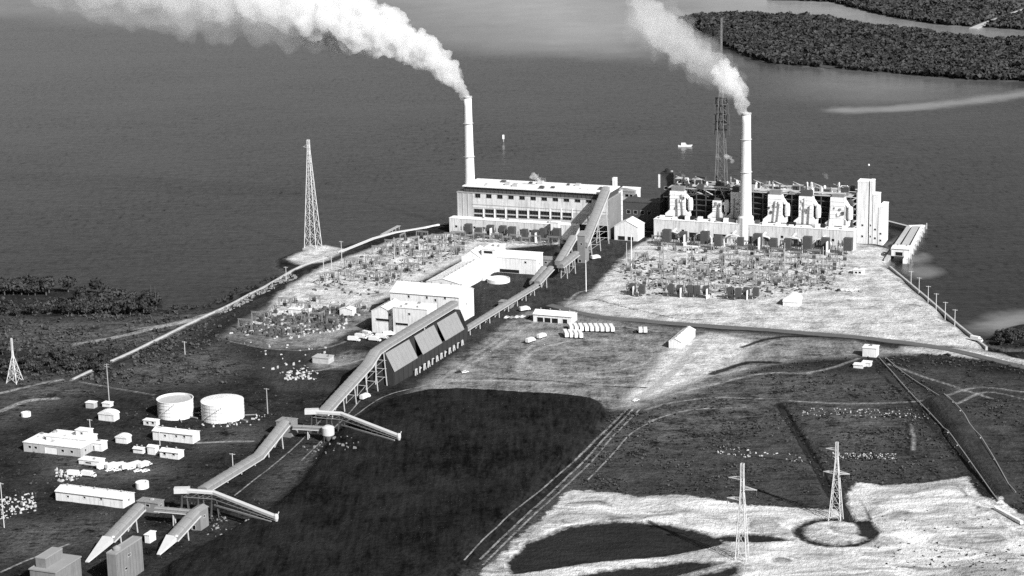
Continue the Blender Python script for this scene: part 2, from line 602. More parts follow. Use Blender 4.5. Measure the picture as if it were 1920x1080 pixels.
sd_land = np.minimum(sd_poly(X, Y, land), sd_poly(X, Y, marsh))
sd_land += (vnoise(X, Y, 14, 1) - 0.5) * 7 * (np.clip((np.abs(X + 250) - 0) / 50, 0.3, 1))
F_sand, F_dirt, F_coal, F_asph = union(sand_p), union(dirt_p), union(coal_p), union(asph_p)
F_white, F_pond, F_grey = union(white_p), union(pond_p), union(grey_p)
F_field = union(field_p)
R = np.hypot(X - moat_c.x, Y - moat_c.y)
F_moat = np.maximum(R - 21.0, 15.8 - R)
F_pond = np.minimum(F_pond, F_moat)
thin_l = [q for q in light_l if q[1] <= 0.85]
light_l = [q for q in light_l if q[1] > 0.85]
F_light, F_dark = lines(light_l), lines(dark_l)
F_ditch = lines(dark_l[:2])
F_bank = sd_poly(X, Y, bank_p)
sm = lambda t: np.clip(t, 0, 1) ** 2 * (3 - 2 * np.clip(t, 0, 1))
Z = np.interp(sd_land, [-8, -1, 3, 12], [0, -1.2, -3.0, -6.0])
Z += (vnoise(X, Y, 30, 2) - 0.5) * 0.8 + (vnoise(X, Y, 8, 3) - 0.5) * 0.35
Z += sm(-F_coal / 10) * (3.2 + 2.6 * vnoise(X, Y, 38, 4) + 1.0 * vnoise(X, Y, 12, 5) + 0.5 * vnoise(X, Y, 6, 6))
Z += sm(-(F_bank - 3) / 7) * 3.8
Z -= sm(-F_pond / 2.0 + 0.5) * 1.0
Z -= sm(-F_ditch / 3.0 + 0.4) * 2.2
Z += sm(-F_white / 25) * 1.2 * vnoise(X, Y, 22, 8)
F_scrub = np.minimum.reduce([F_sand, F_dirt, F_coal, F_asph, F_white])   # used to scatter plants


def zat(x, y):
    i = int(round((y - gy[0]) / GS)); j = int(round((x - gx[0]) / GS))
    return float(Z[min(max(i, 0), len(gy) - 1), min(max(j, 0), len(gx) - 1)])


def fat(F, x, y):
    i = int(round((y - gy[0]) / GS)); j = int(round((x - gx[0]) / GS))
    return float(F[min(max(i, 0), len(gy) - 1), min(max(j, 0), len(gx) - 1)])


def ground_material():
    m, nt, b = new_mat('works_ground')
    pos = world_pos(nt)

    def attr(n):
        a = nt.nodes.new("ShaderNodeAttribute")
        a.attribute_name = n
        return a.outputs['Fac']
    big = noise(nt, 0.018, 4, 0.6, pos)
    mid = noise(nt, 0.075, 5, 0.65, pos)
    fine = noise(nt, 0.35, 4, 0.7, pos)
    grit = noise(nt, 1.6, 2, 0.6, pos)
    along = noise(nt, 1.0, 4, 0.65, world_pos(nt, 0.35, 0.03, 1, math.radians(-(90 - 68))))   # wheel ruts along the works
    across = noise(nt, 1.0, 4, 0.65, world_pos(nt, 0.03, 0.14, 1, math.radians(12)), 1.2)
    flow = noise(nt, 1.0, 5, 0.6, world_pos(nt, 0.013, 0.055, 1, math.radians(14)), 1.6)

    def wob(a1, a2):
        x = math_n(nt, 'MULTIPLY_ADD', mid, a1, -a1 / 2)
        y = math_n(nt, 'MULTIPLY_ADD', fine, a2, -a2 / 2)
        return math_n(nt, 'ADD', x, y)

    def mask(name, a1, a2, soft):
        s = math_n(nt, 'ADD', attr(name), wob(a1, a2))
        return maprange(nt, s, -soft, soft, 1.0, 0.0)

    def tone(lo, hi, *srcs):
        t = None
        for s, k in srcs:
            q = math_n(nt, 'MULTIPLY_ADD', s, k, -k / 2)
            t = q if t is None else math_n(nt, 'ADD', t, q)
        t = math_n(nt, 'ADD', t, 0.5, clamp=True)
        return maprange(nt, t, 0, 1, lo, hi)
    c = tone(0.003, 0.048, (mid, 1.7), (fine, 1.6), (big, 1.1), (grit, 0.5))          # rough scrub
    c = mixf(nt, mask('field', 30, 8, 8), c, tone(0.014, 0.085, (mid, 1.6), (fine, 1.6), (across, 1.2), (big, 1.0)))
    c = mixf(nt, mask('grey', 60, 14, 14), c, tone(0.008, 0.14, (mid, 2.2), (fine, 1.8), (across, 1.5)))
    c = mixf(nt, mask('dirt', 22, 8, 5), c, tone(0.045, 0.33, (across, 1.3), (fine, 1.3), (mid, 2.0), (along, 0.7), (big, 1.3)))
    c = mixf(nt, mask('sand', 14, 7, 3), c, tone(0.22, 0.78, (fine, 1.2), (mid, 2.2), (across, 1.2), (grit, 0.3)))
    c = mixf(nt, mask('asph', 12, 5, 3), c, tone(0.012, 0.075, (mid, 1.3), (fine, 0.8), (along, 1.0)))
    c = mixf(nt, mask('coal', 13, 7, 2.6), c, tone(0.002, 0.026, (along, 1.9), (fine, 1.0), (mid, 1.3), (big, 1.4), (grit, 0.6)))
    wh = tone(0.16, 0.86, (flow, 2.6), (fine, 0.45), (big, 1.0))
    c = mixf(nt, mask('white', 11, 8, 1.0), c, wh)
    c = mixf(nt, mask('pond', 5, 3.5, 1.6), c, tone(0.008, 0.04, (across, 1.2), (fine, 0.8)))
    lt = mask('light', 1.5, 1.8, 0.8)
    ltk = math_n(nt, 'MULTIPLY', lt, maprange(nt, math_n(nt, 'ADD', mid, fine), 0.72, 1.15, 0.08, 0.95))
    c = mixf(nt, ltk, c, tone(0.16, 0.52, (fine, 1.2), (mid, 0.8)))
    c = mixf(nt, math_n(nt, 'MULTIPLY', mask('dark', 1.2, 1.3, 0.7), 0.92), c, tone(0.006, 0.022, (fine, 1.0)))
    # shore: wet sand just above the water line
    c = mixf(nt, maprange(nt, attr('shore'), -5.0, -1.0, 0.0, 0.75), c, tone(0.05, 0.16, (fine, 1.2), (mid, 1)))
    nt.links.new(c, b.inputs['Base Color'])
    b.inputs['Roughness'].default_value = 0.95
    b.inputs['Specular IOR Level'].default_value = 0.05
    bump = nt.nodes.new("ShaderNodeBump")
    bump.inputs['Strength'].default_value = 0.9
    bump.inputs['Distance'].default_value = 1.0
    nt.links.new(math_n(nt, 'ADD', math_n(nt, 'MULTIPLY_ADD', along, 0.35, math_n(nt, 'MULTIPLY', fine, 1.8)), math_n(nt, 'MULTIPLY', grit, 0.5)), bump.inputs['Height'])
    nt.links.new(bump.outputs[0], b.inputs['Normal'])
    return m


ny, nx = X.shape
idx = np.arange(ny * nx).reshape(ny, nx)
quads = np.stack([idx[:-1, :-1], idx[:-1, 1:], idx[1:, 1:], idx[1:, :-1]], -1)
keep = np.minimum.reduce([sd_land[:-1, :-1], sd_land[:-1, 1:], sd_land[1:, 1:], sd_land[1:, :-1]]) < 10
gme = np_mesh('ground', np.stack([X, Y, Z], -1).reshape(-1, 3), quads[keep].ravel(), 4, ground_material())
for nme, F in (('sand', F_sand), ('dirt', F_dirt), ('coal', F_coal), ('asph', F_asph), ('white', F_white), ('pond', F_pond),
               ('grey', F_grey), ('field', F_field), ('light', F_light), ('dark', F_dark), ('shore', sd_land)):
    a = gme.attributes.new(nme, 'FLOAT', 'POINT')
    a.data.foreach_set('value', np.clip(F, -200, 200).astype(np.float32).ravel())
gme.polygons.foreach_set('use_smooth', [True] * len(gme.polygons))
tag(link_mesh('ground', gme), None, None, kind='structure')

def zbil(x, y):
    fx, fy = (x - gx[0]) / GS, (y - gy[0]) / GS
    i, j = int(min(max(fy, 0), len(gy) - 2)), int(min(max(fx, 0), len(gx) - 2))
    fx, fy = min(max(fx - j, 0), 1), min(max(fy - i, 0), 1)
    return float((Z[i, j] * (1 - fx) + Z[i, j + 1] * fx) * (1 - fy) + (Z[i + 1, j] * (1 - fx) + Z[i + 1, j + 1] * fx) * fy)


def rut_material():
    m, nt, b = new_mat('pale_wheel_ruts')
    pos = world_pos(nt)
    a = math_n(nt, 'ADD', noise(nt, 0.12, 4, 0.65, pos), noise(nt, 0.6, 3, 0.6, pos))
    nt.links.new(maprange(nt, a, 0.75, 1.3, 0.03, 0.36), b.inputs['Base Color'])
    b.inputs['Roughness'].default_value = 0.95
    b.inputs['Specular IOR Level'].default_value = 0.05
    return m


M['rut'] = rut_material()
for pts, hw in thin_l:                       # wheel ruts too narrow for the land mesh
    fine_pts = []
    for a, b_ in zip(pts[:-1], pts[1:]):
        n = max(int(math.hypot(b_[0] - a[0], b_[1] - a[1]) / 2.0), 1)
        fine_pts += [(a[0] + (b_[0] - a[0]) * k / n, a[1] + (b_[1] - a[1]) * k / n) for k in range(n)]
    fine_pts.append(pts[-1])
    rm = MB()
    rm.sweep([(x, y, zbil(x, y) + 0.22) for x, y in fine_pts], [(-hw * random.uniform(.7, 1), 0), (hw, 0)], closed=False)
    tag(rm.build('path', 'rut'), None, None, kind='structure')

# paved road past the yards
road_px = [(1030, 572), (1110, 592), (1200, 602), (1400, 616), (1560, 629), (1700, 643), (1800, 660), (1930, 692)]
rp = dense(road_px, 8)
rb = MB()
rb.sweep([(x, y, max(zat(x, y), 0) + 0.35) for x, y in rp], [(-3.2, 0), (3.2, 0), (3.6, -1.2), (-3.6, -1.2)])
tag(rb.build('road', 'asphalt'), None, None, kind='structure')

# ================================================================== WATER
wx = np.concatenate([-np.geomspace(40000, 1300, 14), np.arange(-1200, 1201, 10), np.geomspace(1300, 40000, 14)])
wy = np.concatenate([-np.geomspace(9000, 300, 6), np.arange(400, 4200, 10), np.geomspace(4300, 50000, 16)])
WX, WY = np.meshgrid(wx, wy)
isl1_px = [(1268, 38), (1300, 30), (1400, 29), (1520, 33), (1640, 50), (1745, 58), (1760, 68), (1860, 74), (1930, 76), (2300, 110), (2300, 190), (1930, 150), (1830, 148), (1700, 138),
           (1560, 126), (1450, 118), (1400, 104), (1375, 92), (1340, 70), (1300, 52)]
isl2_px = [(1440, -2), (1560, 2), (1620, 18), (1680, 32), (1760, 44), (1850, 50), (1930, 55), (2300, 80), (2300, -60), (1440, -60)]
isl1, isl2 = W(isl1_px), W(isl2_px)
f1 = np.minimum(sd_poly(WX, WY, W([(-900, -80), (-900, 36), (0, 40), (300, 60), (640, 84), (900, 112), (1250, 120), (1400, 60), (1400, -80)])) + 15,  # full-width far band: sky reflection on the water painted into its colour
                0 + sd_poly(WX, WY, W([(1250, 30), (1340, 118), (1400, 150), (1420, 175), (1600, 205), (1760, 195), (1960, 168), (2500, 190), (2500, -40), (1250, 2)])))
_ = None
f2 = sd_line(WX, WY, dense([(1590, 204), (1700, 199), (1820, 187), (1960, 166)]))
f3 = np.minimum(sd_poly(WX, WY, W([(1690, 500), (1720, 492), (1760, 496), (1775, 506), (1755, 517), (1715, 520)])),
                sd_poly(WX, WY, W([(1700, 480), (1735, 468), (1750, 480), (1735, 490), (1705, 493)])))
f4 = sd_line(WX, WY, dense([(1870, 606), (1900, 596), (1960, 588)]))
# refine the grid only near the outfall: a separate small attribute is enough at 20 m spacing elsewhere
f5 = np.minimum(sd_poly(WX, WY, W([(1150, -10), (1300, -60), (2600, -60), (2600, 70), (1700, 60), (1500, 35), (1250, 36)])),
                sd_poly(WX, WY, W([(640, -70), (740, 10), (840, 52), (980, 86), (1160, 92), (1300, 70), (1330, -70)])))  # top-centre patch: far-water glare painted in as a paler colour


def water_material():
    m, nt, b = new_mat('bay_water')

    def attr(n):
        a = nt.nodes.new("ShaderNodeAttribute")
        a.attribute_name = n
        return a.outputs['Fac']
    pos = world_pos(nt)
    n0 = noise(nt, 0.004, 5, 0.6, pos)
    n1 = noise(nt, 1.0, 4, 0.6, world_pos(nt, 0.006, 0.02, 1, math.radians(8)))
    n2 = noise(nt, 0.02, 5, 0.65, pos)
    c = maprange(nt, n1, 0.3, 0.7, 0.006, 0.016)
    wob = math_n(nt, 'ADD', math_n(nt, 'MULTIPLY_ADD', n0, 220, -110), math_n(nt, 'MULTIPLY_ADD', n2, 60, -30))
    sh = maprange(nt, math_n(nt, 'ADD', attr('shoal_far_glare'), wob), -160, 40, 1.0, 0.0, True)
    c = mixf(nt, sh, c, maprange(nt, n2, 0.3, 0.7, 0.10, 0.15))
    c = mixf(nt, maprange(nt, math_n(nt, 'ADD', attr('lagoon_far_glare'), wob), -260, 130, 1.0, 0.0, True), c, maprange(nt, n2, 0.3, 0.7, 0.30, 0.38))
    c = mixf(nt, maprange(nt, math_n(nt, 'ADD', attr('bar'), math_n(nt, 'MULTIPLY_ADD', n2, 50, -25)), 0, 34, 0.8, 0.0, True), c, 0.27)
    c = mixf(nt, maprange(nt, attr('outfall'), -8, 3, 1.0, 0.0), c, maprange(nt, n2, 0.3, 0.7, 0.12, 0.2))
    nt.links.new(c, b.inputs['Base Color'])
    b.inputs['Roughness'].default_value = 0.10
    b.inputs['IOR'].default_value = 1.33
    rip = noise(nt, 1.0, 4, 0.75, world_pos(nt, 0.22, 0.07, 1, math.radians(6)))
    rip = math_n(nt, 'ADD', maprange(nt, rip, 0.28, 0.72, 0.02, 0.60), maprange(nt, n0, 0.35, 0.65, -0.06, 0.10))
    nt.links.new(rip, b.inputs['Specular IOR Level'])
    w1 = noise(nt, 1.0, 3, 0.6, world_pos(nt, 0.05, 0.12, 1, math.radians(20)))
    w2 = noise(nt, 0.35, 4, 0.7, pos)
    bump = nt.nodes.new("ShaderNodeBump")
    bump.inputs['Strength'].default_value = 1.0
    bump.inputs['Distance'].default_value = 0.16
    nt.links.new(math_n(nt, 'ADD', math_n(nt, 'MULTIPLY', w1, 1.2), w2), bump.inputs['Height'])
    nt.links.new(bump.outputs[0], b.inputs['Normal'])
    return m


ny, nx = WX.shape
idx = np.arange(ny * nx).reshape(ny, nx)
quads = np.stack([idx[:-1, :-1], idx[:-1, 1:], idx[1:, 1:], idx[1:, :-1]], -1)
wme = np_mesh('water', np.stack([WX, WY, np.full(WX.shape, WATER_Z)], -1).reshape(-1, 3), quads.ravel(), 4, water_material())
for nme, F in (('shoal_far_glare', f1), ('bar', np.minimum(f2, f4 + 3)), ('outfall', f3), ('lagoon_far_glare', f5)):
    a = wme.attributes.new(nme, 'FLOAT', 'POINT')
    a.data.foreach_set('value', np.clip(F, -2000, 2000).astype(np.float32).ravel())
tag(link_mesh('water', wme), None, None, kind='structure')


# ================================================================== FAR ISLANDS
def island(name, poly):
    c = Vector((sum(p[0] for p in poly) / len(poly), sum(p[1] for p in poly) / len(poly), 0))
    mb = MB()
    rim = []
    n = len(poly)
    for i in range(n):
        a, b_ = Vector(poly[i] + (0,)), Vector(poly[(i + 1) % n] + (0,))
        for k in range(8):
            p = a.lerp(b_, k / 8)
            rim.append(p + Vector((random.uniform(-5, 5), random.uniform(-5, 5), 0)))
    mb.add([(p.x, p.y, WATER_Z + 0.6) for p in rim] + [(p.x, p.y, WATER_Z - 2) for p in rim],
           [tuple(range(len(rim)))] + [(i, (i + 1) % len(rim), len(rim) + (i + 1) % len(rim), len(rim) + i) for i in range(len(rim))])
    return tag(mb.build(name, mud), None, None, kind='structure')


mud = mat('mangrove_mud', 0.06, 0.5, 0.05, 0.9)
island('island_ground', isl1)
island('island_ground', isl2)


def leaf_cloud(n, rx, rz, size, seed, hollow=0.55):
    """n random leaf quads through an uneven crown volume, as (n*4,3)"""
    r = np.random.default_rng(seed)
    d = r.normal(size=(n, 3))
    d /= np.linalg.norm(d, axis=1)[:, None]
    rad = (hollow + (1 - hollow) * r.random(n) ** 0.6)
    lump = 0.78 + 0.22 * np.sin(d[:, 0] * 4 + seed) * np.cos(d[:, 1] * 5 + seed * 2) + 0.18 * np.sin(d[:, 2] * 6 + seed)
    c = d * (rad * lump)[:, None] * np.array([rx, rx, rz])
    c[:, 2] = np.maximum(c[:, 2], -0.55 * rz)
    a = r.normal(size=(n, 3)); a /= np.linalg.norm(a, axis=1)[:, None]
    nrm = d + 0.5 * r.normal(size=(n, 3))
    b_ = np.cross(nrm, a); b_ /= np.linalg.norm(b_, axis=1)[:, None] + 1e-9
    a = np.cross(b_, nrm); a /= np.linalg.norm(a, axis=1)[:, None] + 1e-9
    s = (size * (0.6 + 0.8 * r.random(n)))[:, None]
    q = np.stack([c - a * s - b_ * s * .7, c + a * s * .8 - b_ * s, c + a * s + b_ * s * .8, c - a * s * .7 + b_ * s], 1)
    return q.reshape(-1, 3)


def forest(name, label, pts, hts, mat_, n_leaf, lsize, groupless=True):
    """a wood that reads as one mass"""
    temps = [leaf_cloud(n_leaf, 1.0, 0.75, lsize, 100 + k, 0.6) for k in range(7)]
    out = []
    for i, (p, h) in enumerate(zip(pts, hts)):
        t = temps[i % 7]
        a = RNG.random() * 6.283
        ca, sa = math.cos(a), math.sin(a)
        rr = h * (0.55 + 0.25 * RNG.random())
        q = np.empty_like(t)
        q[:, 0] = (t[:, 0] * ca - t[:, 1] * sa) * rr + p[0]
        q[:, 1] = (t[:, 0] * sa + t[:, 1] * ca) * rr + p[1]
        q[:, 2] = t[:, 2] * h * 0.62 + p[2] + h * 0.5
        out.append(q)
    vs = np.concatenate(out)
    me = np_mesh(name, vs, np.arange(len(vs)), 4, mat_)
    o = link_mesh(name, me)
    return tag(o, label, None, kind='stuff')


def fill(poly, step, jit, inset=0.0, dens=1.0):
    xs = [p[0] for p in poly]; ys = [p[1] for p in poly]
    gx_, gy_ = np.meshgrid(np.arange(min(xs), min(max(xs), 900), step), np.arange(min(ys), min(max(ys), 3900), step))
    gx_ = gx_ + RNG.uniform(-jit, jit, gx_.shape); gy_ = gy_ + RNG.uniform(-jit, jit, gy_.shape)
    ok = (sd_poly(gx_, gy_, poly) < -inset) & (RNG.random(gx_.shape) < dens)
    return np.stack([gx_[ok], gy_[ok]], -1)


p1 = fill(isl1, 5.2, 2.6, 2.0)
for ck in ([(1290, 47), (1420, 58), (1560, 66), (1740, 80), (1930, 92)], [(1395, 97), (1520, 104), (1680, 116), (1930, 128)], [(1350, 70), (1480, 82), (1620, 92)]):
    p1 = p1[sd_line(p1[:, 0], p1[:, 1], dense(ck)) > 3.5 + 6 * vnoise(p1[:, 0], p1[:, 1], 40, 27)]
p1 = p1[vnoise(p1[:, 0], p1[:, 1], 24, 29) > 0.12]
ridge = vnoise(p1[:, 0], p1[:, 1], 45, 21)
h1 = 4.0 + 4.0 * ridge + RNG.random(len(p1)) ** 3 * 3
forest('mangrove_wood', 'dense dark mangrove wood covering the long low island beyond the channel', [(a, b, WATER_Z + 0.5) for a, b in p1], h1, M['mangrove'], 24, 0.36)
p2 = fill(isl2, 6.4, 3.0, 2.0)
trk = dense([(1825, 52), (1850, 42), (1890, 28), (1935, 12)])
ok = (sd_line(p2[:, 0], p2[:, 1], trk) > 11) & ((vnoise(p2[:, 0], p2[:, 1], 90, 23) < 0.62) | (sd_poly(p2[:, 0], p2[:, 1], isl2) > -140))
p2 = p2[ok]
h2 = 4.5 + 4 * vnoise(p2[:, 0], p2[:, 1], 60, 22) + RNG.random(len(p2)) * 3
forest('mangrove_wood', 'dark mangrove wood on the farthest shore in the top right corner', [(a, b, WATER_Z + 0.5) for a, b in p2], h2, M['mangrove'], 20, 0.38)
tb = MB()
tb.sweep([(x, y, WATER_Z + 1.2) for x, y in trk], [(-6, 0), (6, 0), (6, -1), (-6, -1)])
tag(tb.build('path', mat('pale_island_track', 0.42, 0.3, 0.1)), None, None, kind='structure')


# ================================================================== TREES AND SCRUB ON THE WORKS' SHORE
def tree_template(seed, broad=1.0):
    r = random.Random(seed)
    root = bpy.data.objects.new('shore_tree', None)
    mb = MB()
    mb.lathe([(0.045, 0), (0.03, 0.25), (0.022, 0.5), (0.012, 0.72)], 6)
    for k in range(5):
        a = k * 1.256 + r.random()
        mb.bar((0, 0, 0.3 + 0.06 * k), (0.3 * math.cos(a) * broad, 0.3 * math.sin(a) * broad, 0.55 + 0.08 * k), 0.03, 0.012)
    tm = mb.mesh('trunk', 'trunk')
    vs = leaf_cloud(260, 0.48 * broad, 0.42, 0.055, seed, 0.45)
    vs[:, 2] += 0.58
    cm = np_mesh('crown', vs, np.arange(len(vs)), 4, M['leaf'])
    return tm, cm


TT = [tree_template(31 + k, (1.0, 1.25, 0.8, 1.1)[k % 4]) for k in range(6)]


def tree(px, py, h, label, k, group):
    p = P(px, py)
    o = thing('shore_tree', label, 'tree', (p.x, p.y, zat(p.x, p.y) - 0.1), random.random() * 6.28, group)
    tm, cm = TT[k % 6]
    link_mesh('trunk', tm, o)
    link_mesh('crown', cm, o)
    s = h
    o.scale = (s * random.uniform(0.9, 1.15), s * random.uniform(0.9, 1.15), s)
    return o


tree(128, 547, 13.5, 'round dark tree standing alone at the water edge, left of its twin', 1, None)
tree(182, 552, 13.0, 'round dark tree at the water edge, right of its twin', 3, None)
tree(36, 548, 9.5, 'tall dark tree rising highest at the left end of the shore wood', 0, None)
g = 'trees of the dark shore wood on the left'
lab = 'leafy tree in the dark wood along the left shore'
tp = []
for k in range(75):
    for _ in range(30):
        px, py = (random.uniform(-20, 96), random.uniform(541, 554)) if k < 26 else (random.uniform(150, 292), random.uniform(560, 592)) if k < 66 else (random.uniform(-10, 180), random.uniform(582, 594))
        if all(abs(px - a) + 2 * abs(py - b) > 15 for a, b in tp):
            break
    tp.append((px, py))
    j = 0 if k < 26 else 1 if k < 66 else 2
    tree(px, py, random.uniform(7.0, 13.0), ('dark leafy tree in the water-edge row left of the twin round trees', 'dark leafy tree in the clump inland of the twin round trees',
                                             'dark leafy tree on the inland edge of the left shore wood')[j], k, ('water-edge trees on the left', 'inland clump on the left', 'inland edge trees of the left wood')[j])
for k in range(14):
    tree(400 + k * 9 + random.uniform(-3, 3), 566 - k * 3.6 + random.uniform(-3, 3), random.uniform(3.5, 5.5), 'low tree in the strip between dike road and bay', k, 'trees on the bay side of the dike road')
for k in range(16):
    tree(318 + k * 8.3 + random.uniform(-3, 3), 588 - k * 2.6 + random.uniform(-3, 3), random.uniform(4, 6.5), 'low tree in the thicket between shore and dike road', k, 'trees beside the dike road')
for k in range(40):
    tree(random.uniform(0, 210), random.uniform(664, 700), random.uniform(4.5, 8.5), 'bushy tree in the dark belt beside the small lattice pylon', k, 'trees of the inland belt on the left')
for k in range(14):
    tree(random.uniform(1868, 1925), random.uniform(632, 652), random.uniform(5, 9), 'dark tree on the marsh point at the right edge', k, 'trees of the marsh point')


def scatter_scrub(n, cond, smin, smax, label, mname, nl=9):
    pts, hts = [], []
    while len(pts) < n:
        px, py = random.uniform(-10, 1930), random.uniform(560, 1085)
        p = P(px, py)
        if cond(p.x, p.y, px, py):
            pts.append((p.x, p.y, zat(p.x, p.y) - 0.15))
            hts.append(random.uniform(smin, smax))
    return forest('scrub', label, pts, hts, M[mname], nl, 0.45)


def c_left(x, y, px, py):
    return px < 330 + 150 * random.random() ** 2 and py < 700 + 30 * random.random() and fat(sd_land, x, y) < -6 and fat(F_light, x, y) > 2 and random.random() < vnoise(np.array(x), np.array(y), 25, 41) * 1.4 - 0.2


def c_right(x, y, px, py):
    return px > 1090 and py > 640 and fat(F_scrub, x, y) > 1.5 and fat(F_light, x, y) > 1 and fat(F_bank, x, y) > 1 and random.random() < vnoise(np.array(x), np.array(y), 18, 42) * 1.6 - 0.4


def c_low(x, y, px, py):
    return px < 640 and py > 640 and fat(F_scrub, x, y) > 2 and random.random() < vnoise(np.array(x), np.array(y), 14, 43) * 1.4 - 0.45


scatter_scrub(1700, c_left, 0.8, 2.4, 'low scrub growing over the flats on the left', 'scrub')
scatter_scrub(3000, c_right, 0.5, 1.6, 'rough grass and low scrub on the dark field to the right', 'scrub', 7)
scatter_scrub(900, c_low, 0.4, 1.2, 'weeds around the lower works yard', 'scrub', 7)

# ================================================================== BUILDING KIT
def wall_cells(length, z0, z1, holes):
    """rectangles of a wall plane around its openings; holes = (centre, z centre, w, h)"""
    xs = sorted({0.0, length} | {min(max(h[0] + s * h[2] / 2, 0), length) for h in holes for s in (-1, 1)})
    zs = sorted({z0, z1} | {min(max(h[1] + s * h[3] / 2, z0), z1) for h in holes for s in (-1, 1)})
    out = []
    for a, b in zip(xs[:-1], xs[1:]):
        run = None
        for c, d in zip(zs[:-1], zs[1:]):
            mx, mz = (a + b) / 2, (c + d) / 2
            if any(abs(mx - h[0]) < h[2] / 2 and abs(mz - h[1]) < h[3] / 2 for h in holes):
                if run:
                    out.append(run)
                run = None
            else:
                run = (a, b, run[2], d) if run else (a, b, c, d)
        if run:
            out.append(run)
    return out


T = 0.45


def front_wall(root, w, z0, z1, holes, m, y=0.0, x0=0.0, name='wall'):
    mb = MB()
    for a, b, c, d in wall_cells(w, z0, z1, holes):
        mb.box(x0 + a, x0 + b, y, y + T, c, d)
    return mb.build(name, m, root)


def front_opening(root, h, y=0.0, x0=0.0, kind='window', m='glass', frame='steel', mull=0):
    x, z, w, hh = h[:4]
    x += x0
    a, b, c, d = x - w / 2, x + w / 2, z - hh / 2, z + hh / 2
    fr = MB()
    t = 0.16
    fr.box(a - t, b + t, y - 0.08, y - 0.01, d, d + t).box(a - t, b + t, y - 0.14, y - 0.01, c - t, c)
    fr.box(a - t, a, y - 0.08, y - 0.01, c, d).box(b, b + t, y - 0.08, y - 0.01, c, d)
    for k in range(mull):
        xm = a + (b - a) * (k + 1) / (mull + 1)
        fr.box(xm - 0.08, xm + 0.08, y + 0.02, y + 0.3, c, d)
    f = fr.build(kind, frame, root)
    MB().box(a + 0.002, b - 0.002, y + 0.32, y + 0.36, c + 0.002, d - 0.002).build('pane' if kind == 'window' else 'door_leaf', m, f)
    return f


def side_opening(root, h, x, kind='window', m='glass', frame='steel'):
    """on the right-hand (sunny) end wall at local x"""
    yc, z, w, hh = h[:4]
    a, b, c, d = yc - w / 2, yc + w / 2, z - hh / 2, z + hh / 2
    t = 0.16
    fr = MB().box(x + 0.01, x + 0.08, a - t, b + t, d, d + t).box(x + 0.01, x + 0.14, a - t, b + t, c - t, c)
    fr.box(x + 0.01, x + 0.08, a - t, a, c, d).box(x + 0.01, x + 0.08, b, b + t, c, d)
    f = fr.build(kind, frame, root)
    MB().box(x - 0.36, x - 0.32, a + 0.002, b - 0.002, c + 0.002, d - 0.002).build('pane' if kind == 'window' else 'door_leaf', m, f)
    return f


